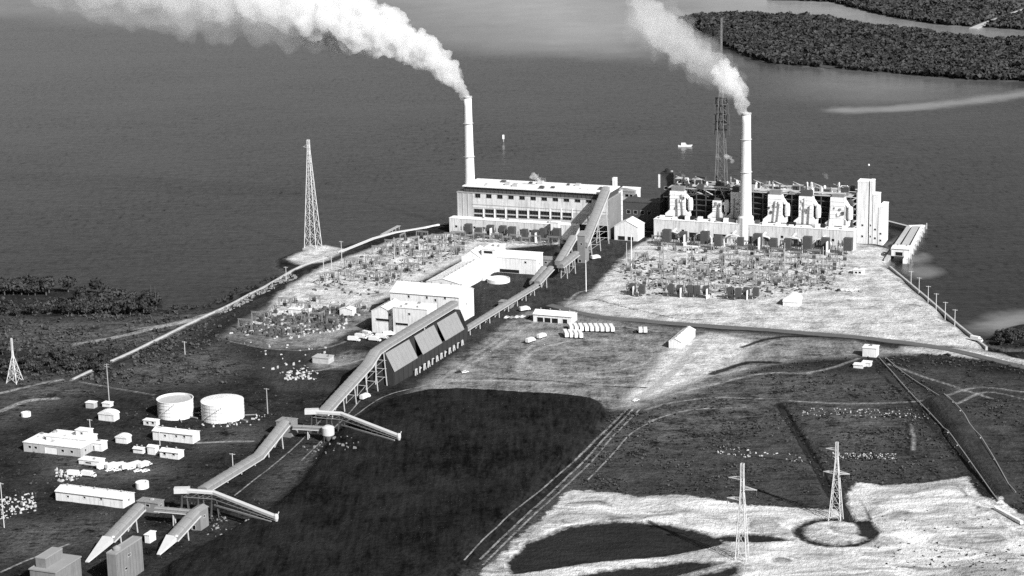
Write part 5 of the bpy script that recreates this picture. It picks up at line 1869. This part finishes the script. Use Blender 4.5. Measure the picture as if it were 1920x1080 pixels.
def yard(poly_px, du, dv, skip, glabel, ggroup, blabel, bgroup, rs):
    poly = W(poly_px)
    c = Vector((sum(p[0] for p in poly) / len(poly), sum(p[1] for p in poly) / len(poly), 0))
    r = random.Random(rs)
    n = 0
    for i in range(-14, 15):
        for j in range(-14, 15):
            if j % 4 == 1:
                continue                     # service lane
            q = c + U * (i * du + r.uniform(-0.5, 0.5)) + V * (j * dv + r.uniform(-0.4, 0.4))
            if sd_poly(np.array([q.x]), np.array([q.y]), poly)[0] > -2 or r.random() < skip:
                continue
            q.z = zat(q.x, q.y)
            put(gt[(i + j) % 2], q, glabel, 'gantry', ggroup, SITE if (j % 3) else SITE + math.pi / 2)
            n += 1
            if r.random() < 0.75:
                q2 = q + V * (dv * 0.45) + U * r.choice((-3, 0, 3))
                q2.z = zat(q2.x, q2.y)
                put(bt_, q2, blabel, 'breaker', bgroup)
    return n


n1 = yard([(1158, 502), (1195, 484), (1600, 492), (1570, 535), (1440, 552), (1180, 548)], 12, 12, 0.12,
          'lattice gantry in the pale right-hand switchyard', 'gantries of the right switchyard', 'small dark breaker in the right-hand switchyard', 'breakers of the right switchyard', 3)
n2 = yard([(585, 545), (640, 498), (700, 474), (760, 450), (880, 446), (870, 476), (745, 536), (690, 556)], 12, 12, 0.15,
          'lattice gantry in the left-hand switchyard', 'gantries of the left switchyard', 'small dark breaker in the left-hand switchyard', 'breakers of the left switchyard', 5)
n3 = yard([(440, 622), (490, 594), (545, 566), (680, 566), (690, 582), (640, 616), (520, 636)], 13, 10, 0.45,
          'low steel rack in the storage yard left of the white group', 'racks of the left storage yard', 'dark drum-like plant in the storage yard left of the white group', 'plant of the left storage yard', 9)
# rows of transformers
for k in range(11):
    q = P(1240 + k * 33.5 + random.uniform(-7, 7), 460 + k * 1.9 + random.uniform(-2.5, 3))
    put(tt if k % 4 == 1 else tt2, q, scale=random.uniform(1.1, 1.7), label='dark transformer before the boiler plant, ' + ORD[k] + ' from the left in its row', cat='transformer', group='transformers before the boiler plant')
for k in range(10):
    q = P(1254 + k * 34, 474 + k * 1.6)
    put(gt[k % 2], q, 'lattice gantry between transformers and right switchyard, ' + ORD[k] + ' from the left', 'gantry', 'front gantries of the boiler plant')
for k in range(9):
    q = P(870 + k * 20.5 + random.uniform(-4, 4), 446 + k * 1.0 + random.uniform(-1.5, 2))
    put(tt if k % 4 == 2 else tt2, q, scale=random.uniform(1.0, 1.5), label='dark transformer below the window-walled station annex, ' + ORD[k] + ' from the left', cat='transformer', group='transformers before the window-walled station')
for k, x in enumerate((1180, 1196, 1252, 1266, 1286, 1300, 1316, 1362, 1377, 1392, 1408)):
    q = P(x + random.uniform(-2, 2), 554 + (x - 1180) * 0.035 + random.uniform(-2, 2))
    put(tt if k % 3 == 0 else tt2, q, 'dark transformer in the right switchyard front row, ' + ORD[k] + ' from the left', 'transformer', 'transformers of the right switchyard front row')
for k in range(13):
    q = P(1236 + k * 29, 469 + k * 1.7)
    put(bt_, q, 'dark breaker in the strip before the boiler plant, ' + ORD[k] + ' from the left', 'breaker', 'breakers before the boiler plant')
for k in range(14):
    q = P(1232 + k * 27, 455 + k * 1.6)
    put(gt[(k + 1) % 2], q, 'lattice gantry hard against the boiler plant base, ' + ORD[k] + ' from the left', 'gantry', 'gantries against the boiler plant base')
for k in range(11):
    q = P(862 + k * 17.5, 452 + k * 0.9)
    put(gt[k % 2], q, 'lattice gantry below the window-walled station annex, ' + ORD[k] + ' from the left', 'gantry', 'gantries before the window-walled station')
# arched bus ducts in front of the boiler plant
for k in range(6):
    q = P(1262 + k * 56, 458 + k * 2.6)
    r_ = thing('bus_duct', 'pale arched bus duct before the boiler plant, ' + ORD[k] + ' from the left', 'bus duct', (q.x, q.y, 0), SITE, 'arched bus ducts of the boiler plant')
    pts = [(-7, 0, -0.3), (-7, 0, 6), (-5, 0, 9), (0, 0, 10.5), (5, 0, 9), (7, 0, 6), (7, 0, -0.3)]
    for a, b in zip(pts[:-1], pts[1:]):
        MB().bar(a, b, 0.9).build('duct_section', 'white', r_)
    MB().bar((0, 0, 10.5), (0, 9, 11), 1.0).build('riser', 'white', r_)


# pale kerb wall along the left dike road
kw = thing('dike_wall', 'long straight pale dike wall running up the left shore', 'wall', P(137, 712), 0)
pts = [Vector((x, y, max(zat(x, y), -0.5))) - kw.location for x, y in dense([(137, 712), (240, 663), (330, 620), (420, 577), (500, 535), (556, 503), (612, 483)], 5)]
for a_, b_ in zip(pts[:-1], pts[1:]):
    MB().sweep([a_, b_ + (b_ - a_).normalized() * 0.0], [(-0.7, -0.6), (-0.55, 0.9), (0.55, 0.9), (0.7, -0.6)]).build('wall_length', 'concrete', kw)

# ================================================================== JETTY ON THE RIGHT
A = P(1661, 488, 0.5)
B = P(1704, 425, 0.5)
C = P(1731, 424, 0.5)
D = P(1697, 489, 0.5)
jr = thing('intake_jetty', 'long pale water intake jetty running out beside the boiler plant', 'jetty', (A.x, A.y, 0), 0)


def jb(a, b, w, z0, z1, nm, m):
    a, b = a - Vector((A.x, A.y, 0)), b - Vector((A.x, A.y, 0))
    MB().sweep([(a.x, a.y, 0), (b.x, b.y, 0)], [(-w / 2, z0), (-w / 2, z1), (w / 2, z1), (w / 2, z0)]).build(nm, m, jr)


jb(A, B + (B - A) * 0.02, 3.0, -4, 1.2, 'side_wall', 'concrete')
jb(D, C, 3.4, -4, 1.6, 'side_wall', 'white')
md0, md1 = A.lerp(D, 0.52), B.lerp(C, 0.5)
jb(md0 + (md1 - md0) * 0.3, md1, 5.0, -4, 1.3, 'centre_deck', 'concrete')
jb(B, C, 4.0, -4, 1.4, 'end_walk', 'white')
jb(P(1664, 416, 0), B, 3.0, -4, 1.0, 'land_walk', 'concrete')
for k in range(9):
    p = D.lerp(C, k / 8) + Vector((2.6, -0.8, 0)) - Vector((A.x, A.y, 0))
    MB().lathe([(0.5, -5), (0.5, 3.2)], 8, p.x, p.y).build('pile', 'timber', jr)
r_, o_ = site_root('gate_house', 'bright white gate house standing across the near end of the jetty', 'gate house', (1671, 482))
r_.location.z = 0.2
w_ = run_to(o_, U, 1705)
block(r_, 0, w_, 0, 14, 0.8, 6.5, 'white_wall', 'white_roof', roof='gable', rise=1.0, doors=[(w_ * 0.42, 2.6, w_ * 0.4, 3.0, 'dark')])
# sea walls
sw = thing('sea_wall', 'pale straight sea wall along the right edge of the pale yard', 'sea wall', P(1668, 500), 0)
pts = [P(*p) - sw.location for p in ((1668, 500), (1735, 556), (1800, 612), (1850, 652))]
MB().sweep(pts, [(-0.9, -4), (-0.7, 0.7), (0.7, 0.7), (0.9, -4)]).build('wall', 'concrete', sw)
sw = thing('sea_wall', 'white sea wall and pipe running along the left shore to the station', 'sea wall', P(636, 474), 0)
pts = [P(*p) - sw.location for p in ((636, 474), (700, 448), (740, 437), (795, 428), (843, 418))]
MB().sweep(pts, [(-1.2, -4), (-1.0, 1.0), (1.0, 1.0), (1.2, -4)]).build('wall', 'white_wall', sw)
for a, b in ((0, 1), (1, 2), (2, 3)):
    MB().bar(pts[a] + Vector((1.5, -3, 1.2)), pts[b] + Vector((1.5, -3, 1.2)), 1.0).build('pipe', 'steel', sw)
dk = thing('small_dock', 'short pale plank dock sticking out from the left shore', 'dock', P(716, 442), 0)
pts = [P(*p, 0.2) - dk.location for p in ((716, 441), (748, 424))]
MB().sweep(pts, [(-1.6, 0.2), (-1.6, 0.6), (1.6, 0.6), (1.6, 0.2)]).build('deck', 'timber', dk)
for k in range(5):
    p = pts[0].lerp(pts[1], (k + 0.5) / 5)
    MB().lathe([(0.3, -4), (0.3, 1.2)], 6, p.x + 1.5, p.y).build('pile', 'timber', dk)

# ================================================================== PIPES ON THE RIGHT FIELD
for lb, pts_px in (('left of the two long pale pipes running down the dark field', [(1648, 672), (1715, 747), (1760, 795), (1805, 855), (1872, 946)]),
                   ('right of the two long pale pipes running down the dark field', [(1660, 672), (1700, 705), (1762, 745), (1792, 770), (1838, 832), (1904, 938)])):
    wp = []
    for x, y in dense(pts_px, 5):
        wp.append(Vector((x, y, zat(x, y) + 0.8)))
    r_ = thing('long_pipe', lb, 'pipe', (wp[0].x, wp[0].y, 0), 0)
    for a, b in zip(wp[:-1], wp[1:]):
        MB().bar(a - r_.location, b - r_.location, 0.45).build('pipe_length', 'steel_mid', r_)
    for p in wp[::2]:
        q = p - r_.location
        MB().box(q.x - 0.5, q.x + 0.5, q.y - 0.4, q.y + 0.4, q.z - 1.3, q.z - 0.2).build('saddle', 'concrete', r_)
a, b = P(1868, 954, 1), P(1916, 980, 1)
r_ = thing('culvert_pipe', 'thick bright white pipe lying at the end of the embankment', 'pipe', (a.x, a.y, 0), 0)
MB().bar(Vector((0, 0, 1.0)), b - a + Vector((0, 0, 1.0)), 1.6).build('pipe_length', 'white', r_)
MB().lathe([(1.1, 0.2), (1.1, 2.2)], 12, 0, 0).build('valve_drum', 'white', r_)


# ================================================================== VEHICLES
def car_template(m):
    root = bpy.data.objects.new('parked_car', None)
    COL.objects.link(root)
    b_ = MB().prism([(-2.4, .35), (-2.4, .85), (-1.2, 1.0), (-0.7, 1.5), (1.0, 1.5), (1.7, 1.0), (2.4, .9), (2.4, .35)], 'y', -0.92, 0.92)
    b_.build('body', m, root)
    g = MB().prism([(-1.05, 1.02), (-0.66, 1.42), (0.95, 1.42), (1.5, 1.02)], 'y', -0.95, 0.95)
    g.build('windows', 'glass', root)
    for sx in (-1.45, 1.5):
        for sy in (-0.85, 0.85):
            w_ = MB().lathe([(0.33, -0.1), (0.33, 0.1)], 10).build('wheel', 'rubber', root)
            w_.location = (sx, sy, 0.33)
            w_.rotation_euler = (math.pi / 2, 0, 0)
    return root


def truck_template(m):
    root = bpy.data.objects.new('truck', None)
    COL.objects.link(root)
    MB().prism([(2.2, .6), (2.2, 2.6), (3.4, 2.6), (3.8, 1.6), (4.2, 1.5), (4.2, .6)], 'y', -1.15, 1.15).build('cab', m, root)
    MB().box(-4.2, 2.0, -1.25, 1.25, 1.0, 3.4).build('cargo_box', m, root)
    MB().box(-4.2, 4.0, -0.8, 0.8, 0.6, 0.98).build('chassis', 'steel_dark', root)
    MB().prism([(3.42, 1.75), (3.42, 2.45), (3.5, 2.45), (3.78, 1.75)], 'y', -1.0, 1.0).build('windscreen', 'glass', root)
    for sx in (-3.0, -1.9, 3.1):
        for sy in (-1.05, 1.05):
            w_ = MB().lathe([(0.5, -0.14), (0.5, 0.14)], 10).build('wheel', 'rubber', root)
            w_.location = (sx, sy, 0.5)
            w_.rotation_euler = (math.pi / 2, 0, 0)
    return root


cars = {k: car_template('car_' + k) for k in ('white', 'grey', 'black')}
trk_ = truck_template('car_white')


def trailer_template():
    root = bpy.data.objects.new('trailer', None)
    COL.objects.link(root)
    MB().box(-5.5, 5.5, -1.2, 1.2, 1.1, 3.9).build('box_body', 'car_white', root)
    MB().box(-5.3, 5.3, -0.9, 0.9, 0.8, 1.09).build('chassis', 'steel_dark', root)
    for sx in (-4.4, -3.3, 4.4):
        for sy in (-1.0, 1.0):
            w_ = MB().lathe([(0.5, -0.14), (0.5, 0.14)], 10).build('wheel', 'rubber', root)
            w_.location = (sx, sy, 0.5)
            w_.rotation_euler = (math.pi / 2, 0, 0)
    return root


trl_ = trailer_template()


def car(px, py, label, group=None, kind='white', rz=None, t=None):
    p = P(px, py)
    z = zat(p.x, p.y)
    p = P(px, py, z)
    return put(t or cars[kind], p, label, ('trailer' if t is trl_ else 'truck') if t else 'car', group, SITE + (rz if rz is not None else 0.0))


rc = random.Random(8)
for k in range(9):
    car(1070 + k * 9.6, 619 + k * 0.2, 'white trailer in the back row of the dirt park, ' + ORD[k] + ' from the left', 'trailers in the back row of the dirt park', t=trl_, rz=math.radians(118))
for k in range(4):
    car(1061 + k * 9.0, 631 + k * 0.4, 'white trailer in the front row of the dirt park, ' + ORD[k] + ' from the left', 'trailers in the front row of the dirt park', t=trl_, rz=math.radians(118))
for k in range(3):
    car(1192 + k * 9, 623, ('left', 'middle', 'right')[k] + ' vehicle of the trio parked right of the trailer rows', 'trio right of the trailer rows', ('black', 'white', 'white')[k], math.radians(110), None if k == 0 else trk_)
for k in range(15):
    car(186 + k * 6.6 + rc.uniform(-1, 1), 872 + 9 * (k % 2) + rc.uniform(-2.5, 2.5) + 0.15 * k, 'car in the parked row below the workshop, ' + ORD[k] + ' from the left', 'cars parked below the workshop', rc.choice(['white', 'white', 'white', 'grey']), math.radians(70 + rc.uniform(-15, 15)))
for k in range(5):
    car(950 + k * 10, 596 + rc.uniform(-1.5, 1), 'car parked left of the open-fronted shed, ' + ORD[k] + ' from the left', 'vehicles left of the open shed', ('white', 'grey', 'white', 'white', 'black')[k], math.radians(80))
for k in range(6):
    car(664 + k * 13, 640 - (k % 3) * 5, 'white truck before the small gable-ended white building, ' + ORD[k] + ' from the left', 'trucks before the white group', t=trk_, rz=rc.uniform(-0.4, 1.2))
for k in range(7):
    car(668 + k * 9.5, 636 + rc.uniform(-4, 4), 'car parked before the small gable-ended white building, ' + ORD[k] + ' from the left', 'vehicles before the white group', rc.choice(['white', 'white', 'grey']), rc.uniform(0, 3))
car(984, 583, 'white truck standing beside the pipe conveyor above the open shed', None, t=trk_, rz=math.radians(55))
car(1016, 634, 'long white truck parked on the dirt slope left of the car park', None, t=trk_, rz=math.radians(75))
car(995, 642, 'white truck second in line on the dirt slope left of the car park', None, t=trk_, rz=math.radians(75))
car(685, 748, 'white truck alone on the dark yard above the coal pile', None, t=trk_, rz=math.radians(80))
car(1117, 486, 'white truck parked behind the tall transfer tower', None, t=trk_, rz=math.radians(60))
for k in range(6):
    car(196 + k * 15, 877 + rc.uniform(-2, 3), 'van-like white truck among the cars below the workshop, ' + ORD[k] + ' from the left', 'trucks among the cars below the workshop', t=trk_, rz=math.radians(60 + rc.uniform(-25, 25)))
car(141, 893, 'small white truck by the rubble above the long shed', None, t=trk_, rz=0.1)
car(167, 894, 'white truck second from the rubble above the long shed', None, t=trk_, rz=0.0)
car(1192, 752, 'small white car on the dirt road at the corner of the coal pile', None, 'white', 1.2)
car(872, 699, 'white car on the track before the bunker', None, 'white', 0.9)
car(861, 699, 'dark car on the track before the bunker', None, 'black', 0.9)
car(1776, 667, 'black car on the road at the right edge of the pale yard', None, 'black', -0.3)
for k, (x, y) in enumerate(((1831, 640), (1855, 655), (1872, 659), (1905, 670))):
    car(x, y, ('white truck where the road meets the sea wall', 'first dark car on the road by the marsh point', 'second dark car on the road by the marsh point', 'last dark car on the road at the right edge')[k], None,
        'grey' if k == 0 else 'black', -0.4, trk_ if k == 0 else None)
for k in range(6):
    car(1572 + k * 8.5, 546 + rc.uniform(-1.5, 1.5), 'car parked on the pale yard right of the switchyard, ' + ORD[k] + ' from the left', 'vehicles on the pale yard', ('black', 'white', 'white', 'white', 'white', 'grey')[k], rc.uniform(0.8, 1.6))

# ================================================================== BOAT AND MARKER ON THE BAY
b = P(1283, 275, WATER_Z)
r_ = thing('motor_boat', 'small white motor boat on the bay left of the second chimney', 'boat', b, math.radians(-5))
MB().add([(-6, -1.6, -0.4), (3, -1.6, -0.4), (7, 0, -0.2), (3, 1.6, -0.4), (-6, 1.6, -0.4), (-6.2, -2, 1.4), (3.5, -2, 1.5), (8.5, 0, 2.0), (3.5, 2, 1.5), (-6.2, 2, 1.4)],
         [(4, 3, 2, 1, 0), (5, 6, 7, 8, 9), (0, 1, 6, 5), (1, 2, 7, 6), (2, 3, 8, 7), (3, 4, 9, 8), (4, 0, 5, 9)]).build('hull', 'white', r_)
MB().prism([(-3, 1.5), (-3, 3.8), (1.2, 3.8), (2.4, 1.5)], 'y', -1.4, 1.4).build('cabin', 'white', r_)
MB().prism([(1.3, 2.3), (1.0, 3.3), (1.25, 3.5), (1.9, 2.3)], 'y', -1.43, 1.43).build('windscreen', 'glass', r_)
b = P(944, 266, WATER_Z)
r_ = thing('channel_marker', 'lone white channel marker post standing in the bay', 'channel marker', b, 0)
MB().lathe([(0.5, -2), (0.5, 6.0)], 8).build('pile', 'timber', r_)
MB().box(-1.0, 1.0, -0.65, -0.52, 3.0, 7.5).build('board', 'white', r_)
MB().lathe([(0.4, 6.0), (0.6, 6.6), (0.2, 7.4)], 8).build('lamp', 'white', r_)


# ================================================================== LOOSE MATERIALS
def heap(name, label, polys_px, n, smin, smax, m, seed):
    r = random.Random(seed)
    mb = MB()
    polys = [W(p) for p in polys_px]
    while n > 0:
        pl = polys_px[r.randrange(len(polys_px))]
        xs = [p[0] for p in pl]; ys = [p[1] for p in pl]
        px, py = r.uniform(min(xs), max(xs)), r.uniform(min(ys), max(ys))
        q = P(px, py)
        if not any(sd_poly(np.array([q.x]), np.array([q.y]), pw)[0] < 0 for pw in polys):
            continue
        s = r.uniform(smin, smax)
        z = zat(q.x, q.y) - 0.1
        a = r.uniform(0, 3.14)
        ca, sa = math.cos(a), math.sin(a)
        l, w_, h = s * r.uniform(0.4, 1.6), s * r.uniform(0.3, 0.8), s * r.uniform(0.5, 1.5)
        c = [(-l, -w_), (l, -w_ * r.uniform(.6, 1)), (l * r.uniform(.7, 1), w_), (-l, w_)]
        vs = [(q.x + x * ca - y * sa, q.y + x * sa + y * ca, z) for x, y in c] + [(q.x + .8 * (x * ca - y * sa), q.y + .8 * (x * sa + y * ca), z + h * r.uniform(.7, 1.2)) for x, y in c]
        mb.add(vs, [(4, 5, 6, 7), (0, 1, 5, 4), (1, 2, 6, 5), (2, 3, 7, 6), (3, 0, 4, 7)])
        n -= 1
    return tag(mb.build(name, m), label, None, kind='stuff')


heap('stored_materials', 'jumbled pale stored materials in the left storage yard', [[(430, 625), (480, 596), (540, 572), (640, 565), (690, 582), (640, 620), (520, 640)]], 190, 0.4, 1.4, 'rubble', 1)
heap('stored_materials', 'dark scrap and drums in the left storage yard', [[(440, 622), (490, 596), (640, 572), (680, 585), (620, 620), (520, 636)]], 420, 0.6, 1.9, 'steel_dark', 2)
heap('rubble', 'broken pale rubble in the dark yard left of the bunker', [[(480, 690), (560, 680), (600, 700), (540, 715)], [(450, 640), (640, 650), (600, 680), (500, 675)], [(535, 700), (600, 695), (595, 712), (540, 714)]], 90, 0.3, 1.2, 'rubble', 3)
heap('rubble', 'pale rubble and pipe fittings around the oil tanks', [[(362, 776), (470, 785), (500, 765), (515, 775), (470, 800), (380, 800)], [(100, 880), (135, 885), (150, 900), (110, 905)], [(0, 930), (60, 925), (75, 960), (0, 975)]], 200, 0.3, 1.1, 'rubble', 4)
heap('rubble', 'small stones and scrap on the dark coal edge near the stackers', [[(560, 830), (660, 830), (700, 850), (600, 870)], [(400, 960), (470, 990), (420, 1015), (380, 1000)]], 60, 0.3, 0.9, 'gallery_side', 5)
heap('riprap', 'grey stones along the left shore road', [[(400, 586), (500, 538), (545, 512), (560, 520), (500, 548), (420, 590)]], 200, 0.4, 1.2, 'stone', 6)
heap('stored_materials', 'small plant and cable drums among the right switchyard gantries', [[(1160, 500), (1200, 486), (1590, 492), (1560, 545), (1430, 560), (1180, 555)]], 650, 0.4, 1.3, 'steel_dark', 7)
heap('stored_materials', 'small plant among the left switchyard gantries', [[(585, 545), (640, 498), (760, 450), (880, 446), (870, 476), (745, 536), (690, 556)]], 260, 0.4, 1.3, 'steel_dark', 8)
heap('rubble', 'pale clods along the ridge on the dark right field', [[(1340, 835), (1420, 845), (1520, 855), (1520, 868), (1420, 860), (1340, 850)], [(1500, 765), (1740, 768), (1740, 785), (1500, 780)], [(1560, 850), (1680, 852), (1680, 862), (1560, 860)]], 300, 0.2, 0.6, 'rubble', 9)
heap('weeds', 'dark weed clumps on the white spoil in the lower right corner', [[(1840, 1040), (1930, 1020), (1930, 1085), (1800, 1085)], [(1600, 960), (1800, 950), (1900, 990), (1700, 1010)], [(1640, 1020), (1800, 1010), (1860, 1060), (1650, 1070)]], 150, 0.2, 0.6, 'leaf', 10)

# ================================================================== SMOKE
def smoke_material(name, dens, albedo=0.997):
    m = bpy.data.materials.new(name)
    m.use_nodes = True
    nt = m.node_tree
    nt.nodes.clear()
    out = nt.nodes.new("ShaderNodeOutputMaterial")
    v = nt.nodes.new("ShaderNodeVolumePrincipled")
    v.inputs['Color'].default_value = (albedo, albedo, albedo, 1)
    v.inputs['Density'].default_value = dens
    v.inputs['Anisotropy'].default_value = 0.0
    nt.links.new(v.outputs[0], out.inputs['Volume'])
    return m


def vnoise3(p, seed):
    r = np.random.default_rng(seed).random((64, 64, 64))
    i = np.floor(p).astype(int)
    f = p - i
    f = f * f * (3 - 2 * f)
    o = 0
    for a in (0, 1):
        for b in (0, 1):
            for c in (0, 1):
                w_ = (f[:, 0] if a else 1 - f[:, 0]) * (f[:, 1] if b else 1 - f[:, 1]) * (f[:, 2] if c else 1 - f[:, 2])
                o = o + w_ * r[(i[:, 0] + a) % 64, (i[:, 1] + b) % 64, (i[:, 2] + c) % 64]
    return o


def plume_mesh(name, path, seed, voxel, n_per=26, fill_=0.8, rfac=(0.16, 0.5), disp=0.22):
    """billowing skin: many puffs along a rising, widening path, fused into one surface"""
    r = random.Random(seed)
    tmp = MB()
    ico = [(math.sin(a) * math.cos(b), math.sin(a) * math.sin(b), math.cos(a)) for a in np.linspace(0, math.pi, 9) for b in np.linspace(0, 2 * math.pi, 13)[:-1]]
    n_lat, n_lon = 9, 12
    faces = [(i * n_lon + k, i * n_lon + (k + 1) % n_lon, (i + 1) * n_lon + (k + 1) % n_lon, (i + 1) * n_lon + k) for i in range(n_lat - 1) for k in range(n_lon)]

    def ball(c, rad, sq=1.0):
        tmp.add([(c.x + p[0] * rad, c.y + p[1] * rad, c.z + p[2] * rad * sq) for p in ico], faces)
    for (p, ra), (q, rb_) in zip(path[:-1], path[1:]):
        ln = (q - p).length
        steps = max(int(ln / (0.5 * (ra + rb_) * 0.45)), 1)
        for k in range(steps):
            t_ = k / steps
            c, rad = p.lerp(q, t_), ra + (rb_ - ra) * t_
            ball(c, rad * 0.72)
            for _ in range(n_per // 3 if rad < 4 else n_per):
                d = Vector((r.gauss(0, 1), r.gauss(0, 1), r.gauss(0, 1))).normalized()
                pr = rad * r.uniform(*rfac) * fill_
                ball(c + d * (rad - pr * 0.55), pr)
    me = tmp.mesh(name, 'white')
    o = bpy.data.objects.new(name, me)
    COL.objects.link(o)
    md = o.modifiers.new('r', 'REMESH')
    md.mode = 'VOXEL'
    md.voxel_size = voxel
    dg = bpy.context.evaluated_depsgraph_get()
    out = bpy.data.meshes.new_from_object(o.evaluated_get(dg))
    bpy.data.objects.remove(o)
    n = len(out.vertices)
    co = np.empty(n * 3, np.float32); out.vertices.foreach_get('co', co); co = co.reshape(-1, 3)
    nm = np.empty(n * 3, np.float32); out.vertices.foreach_get('normal', nm); nm = nm.reshape(-1, 3)
    d = np.zeros(n)
    for s_, a_ in ((9.0, 2.6), (4.5, 1.5), (2.2, 0.8)):
        s_ *= voxel / 1.7; a_ *= voxel / 1.7
        f = vnoise3(co / s_, seed + int(s_ * 7))
        d += (np.abs(f * 2 - 1) - 0.38) * a_ * 2.0
    co += nm * (d * disp / 0.25)[:, None]
    out.vertices.foreach_set('co', co.ravel().astype(np.float32))
    out.update()
    return out


def plume(label, O, d, px_path, dens, voxel, seed, veil=None, name='smoke_plume', cat='smoke', group=None):
    def q(px, py):
        s, z = onwall(O, d, px, py)
        w_ = O + d * s
        return Vector((w_.x, w_.y, O.z + z)) 
    path = []
    for x, y, r in px_path:
        c = q(x, y)
        dist = math.sqrt(c.x ** 2 + c.y ** 2 + (c.z - CAM_H) ** 2)
        path.append((c - O, r * dist / CAM_F))
    root = thing(name, label, cat, O, 0, group)
    me = plume_mesh(name, path, seed, voxel)
    me.materials.clear()
    me.materials.append(smoke_material(name, dens))
    link_mesh('core', me, root)
    for veil in (veil or []):
        vp = []
        for x, y, r in veil[0]:
            c = q(x, y)
            dist = math.sqrt(c.x ** 2 + c.y ** 2 + (c.z - CAM_H) ** 2)
            vp.append((c - O, r * dist / CAM_F))
        for k, (sc, dn) in enumerate(veil[1]):
            me = plume_mesh('veil', [(a, b * sc) for a, b in vp], seed + 5 + k, voxel * 1.8)
            me.materials.clear()
            me.materials.append(smoke_material('veil', dn))
            link_mesh('veil', me, root)
    return root


wind = Vector((-1.0, 0.12, 0)).normalized()
t1 = c1 + Vector((0, 0, ch1h))
plume('thick white smoke plume streaming left from the left chimney', Vector((t1.x, t1.y, t1.z)), wind,
      [(873, 186, 7.5), (871, 175, 10), (863, 160, 15), (847, 141, 22), (820, 118, 28), (788, 95, 34), (745, 72, 42), (695, 52, 52), (640, 36, 60), (595, 24, 56), (562, 10, 44)], 0.13, 1.7, 2,
      [([(700, 54, 48), (640, 38, 58), (585, 24, 62), (530, 8, 62), (470, -6, 60), (400, -16, 50)], [(0.95, 0.055)]), ([(660, 46, 46), (600, 28, 60), (550, 16, 72), (470, 2, 76), (390, -10, 80), (300, -34, 80), (200, -52, 80), (60, -85, 78)], [(0.72, 0.024), (1.08, 0.009)])])
t2 = c2 + Vector((0, 0, ch2h))
plume('thin white smoke plume drifting left from the right chimney', Vector((t2.x, t2.y, t2.z)), wind,
      [(1396, 217, 8.5), (1395, 203, 11), (1390, 186, 15), (1380, 168, 20), (1366, 150, 26), (1348, 134, 24)], 0.10, 1.5, 3,
      [([(1385, 175, 14), (1362, 146, 28), (1330, 118, 34), (1295, 96, 38), (1258, 70, 42), (1225, 40, 44), (1195, 0, 46)], [(0.8, 0.028), (1.25, 0.009)])])
for k, (x, y, r, lb) in enumerate(((1010, 333, 9, 'white steam puff on the roof of the window-walled station'), (1022, 338, 6, 'small steam wisp right of the roof steam puff'),
                                   (1372, 297, 7, 'bright steam puff left of the second chimney shaft'), (1352, 296, 6, 'faint steam wisp farthest left of the second chimney shaft'),
                                   (1281, 326, 5, 'curl of steam above the left end of the boiler plant'), (1330, 334, 4.5, 'small steam puff above the second duct tower'), (1550, 330, 5, 'steam puff above the last duct towers'))):
    o = (c1 + U * 30 + V * 8) if k < 2 else (bo + V * 30)
    s, z = onwall(o, U, x, y + r)
    base = o + U * s
    base.z = z
    plume(lb, base, U, [(x + 1, y + r, r * 0.4), (x, y + r * 0.3, r * 0.8), (x - r * 0.9, y - r * 0.4, r * 0.9), (x - r * 1.8, y - r * 0.6, r * 0.6)], 0.12 if k in (0, 2) else 0.05, 0.8, 20 + k, None, 'steam_puff', 'steam')
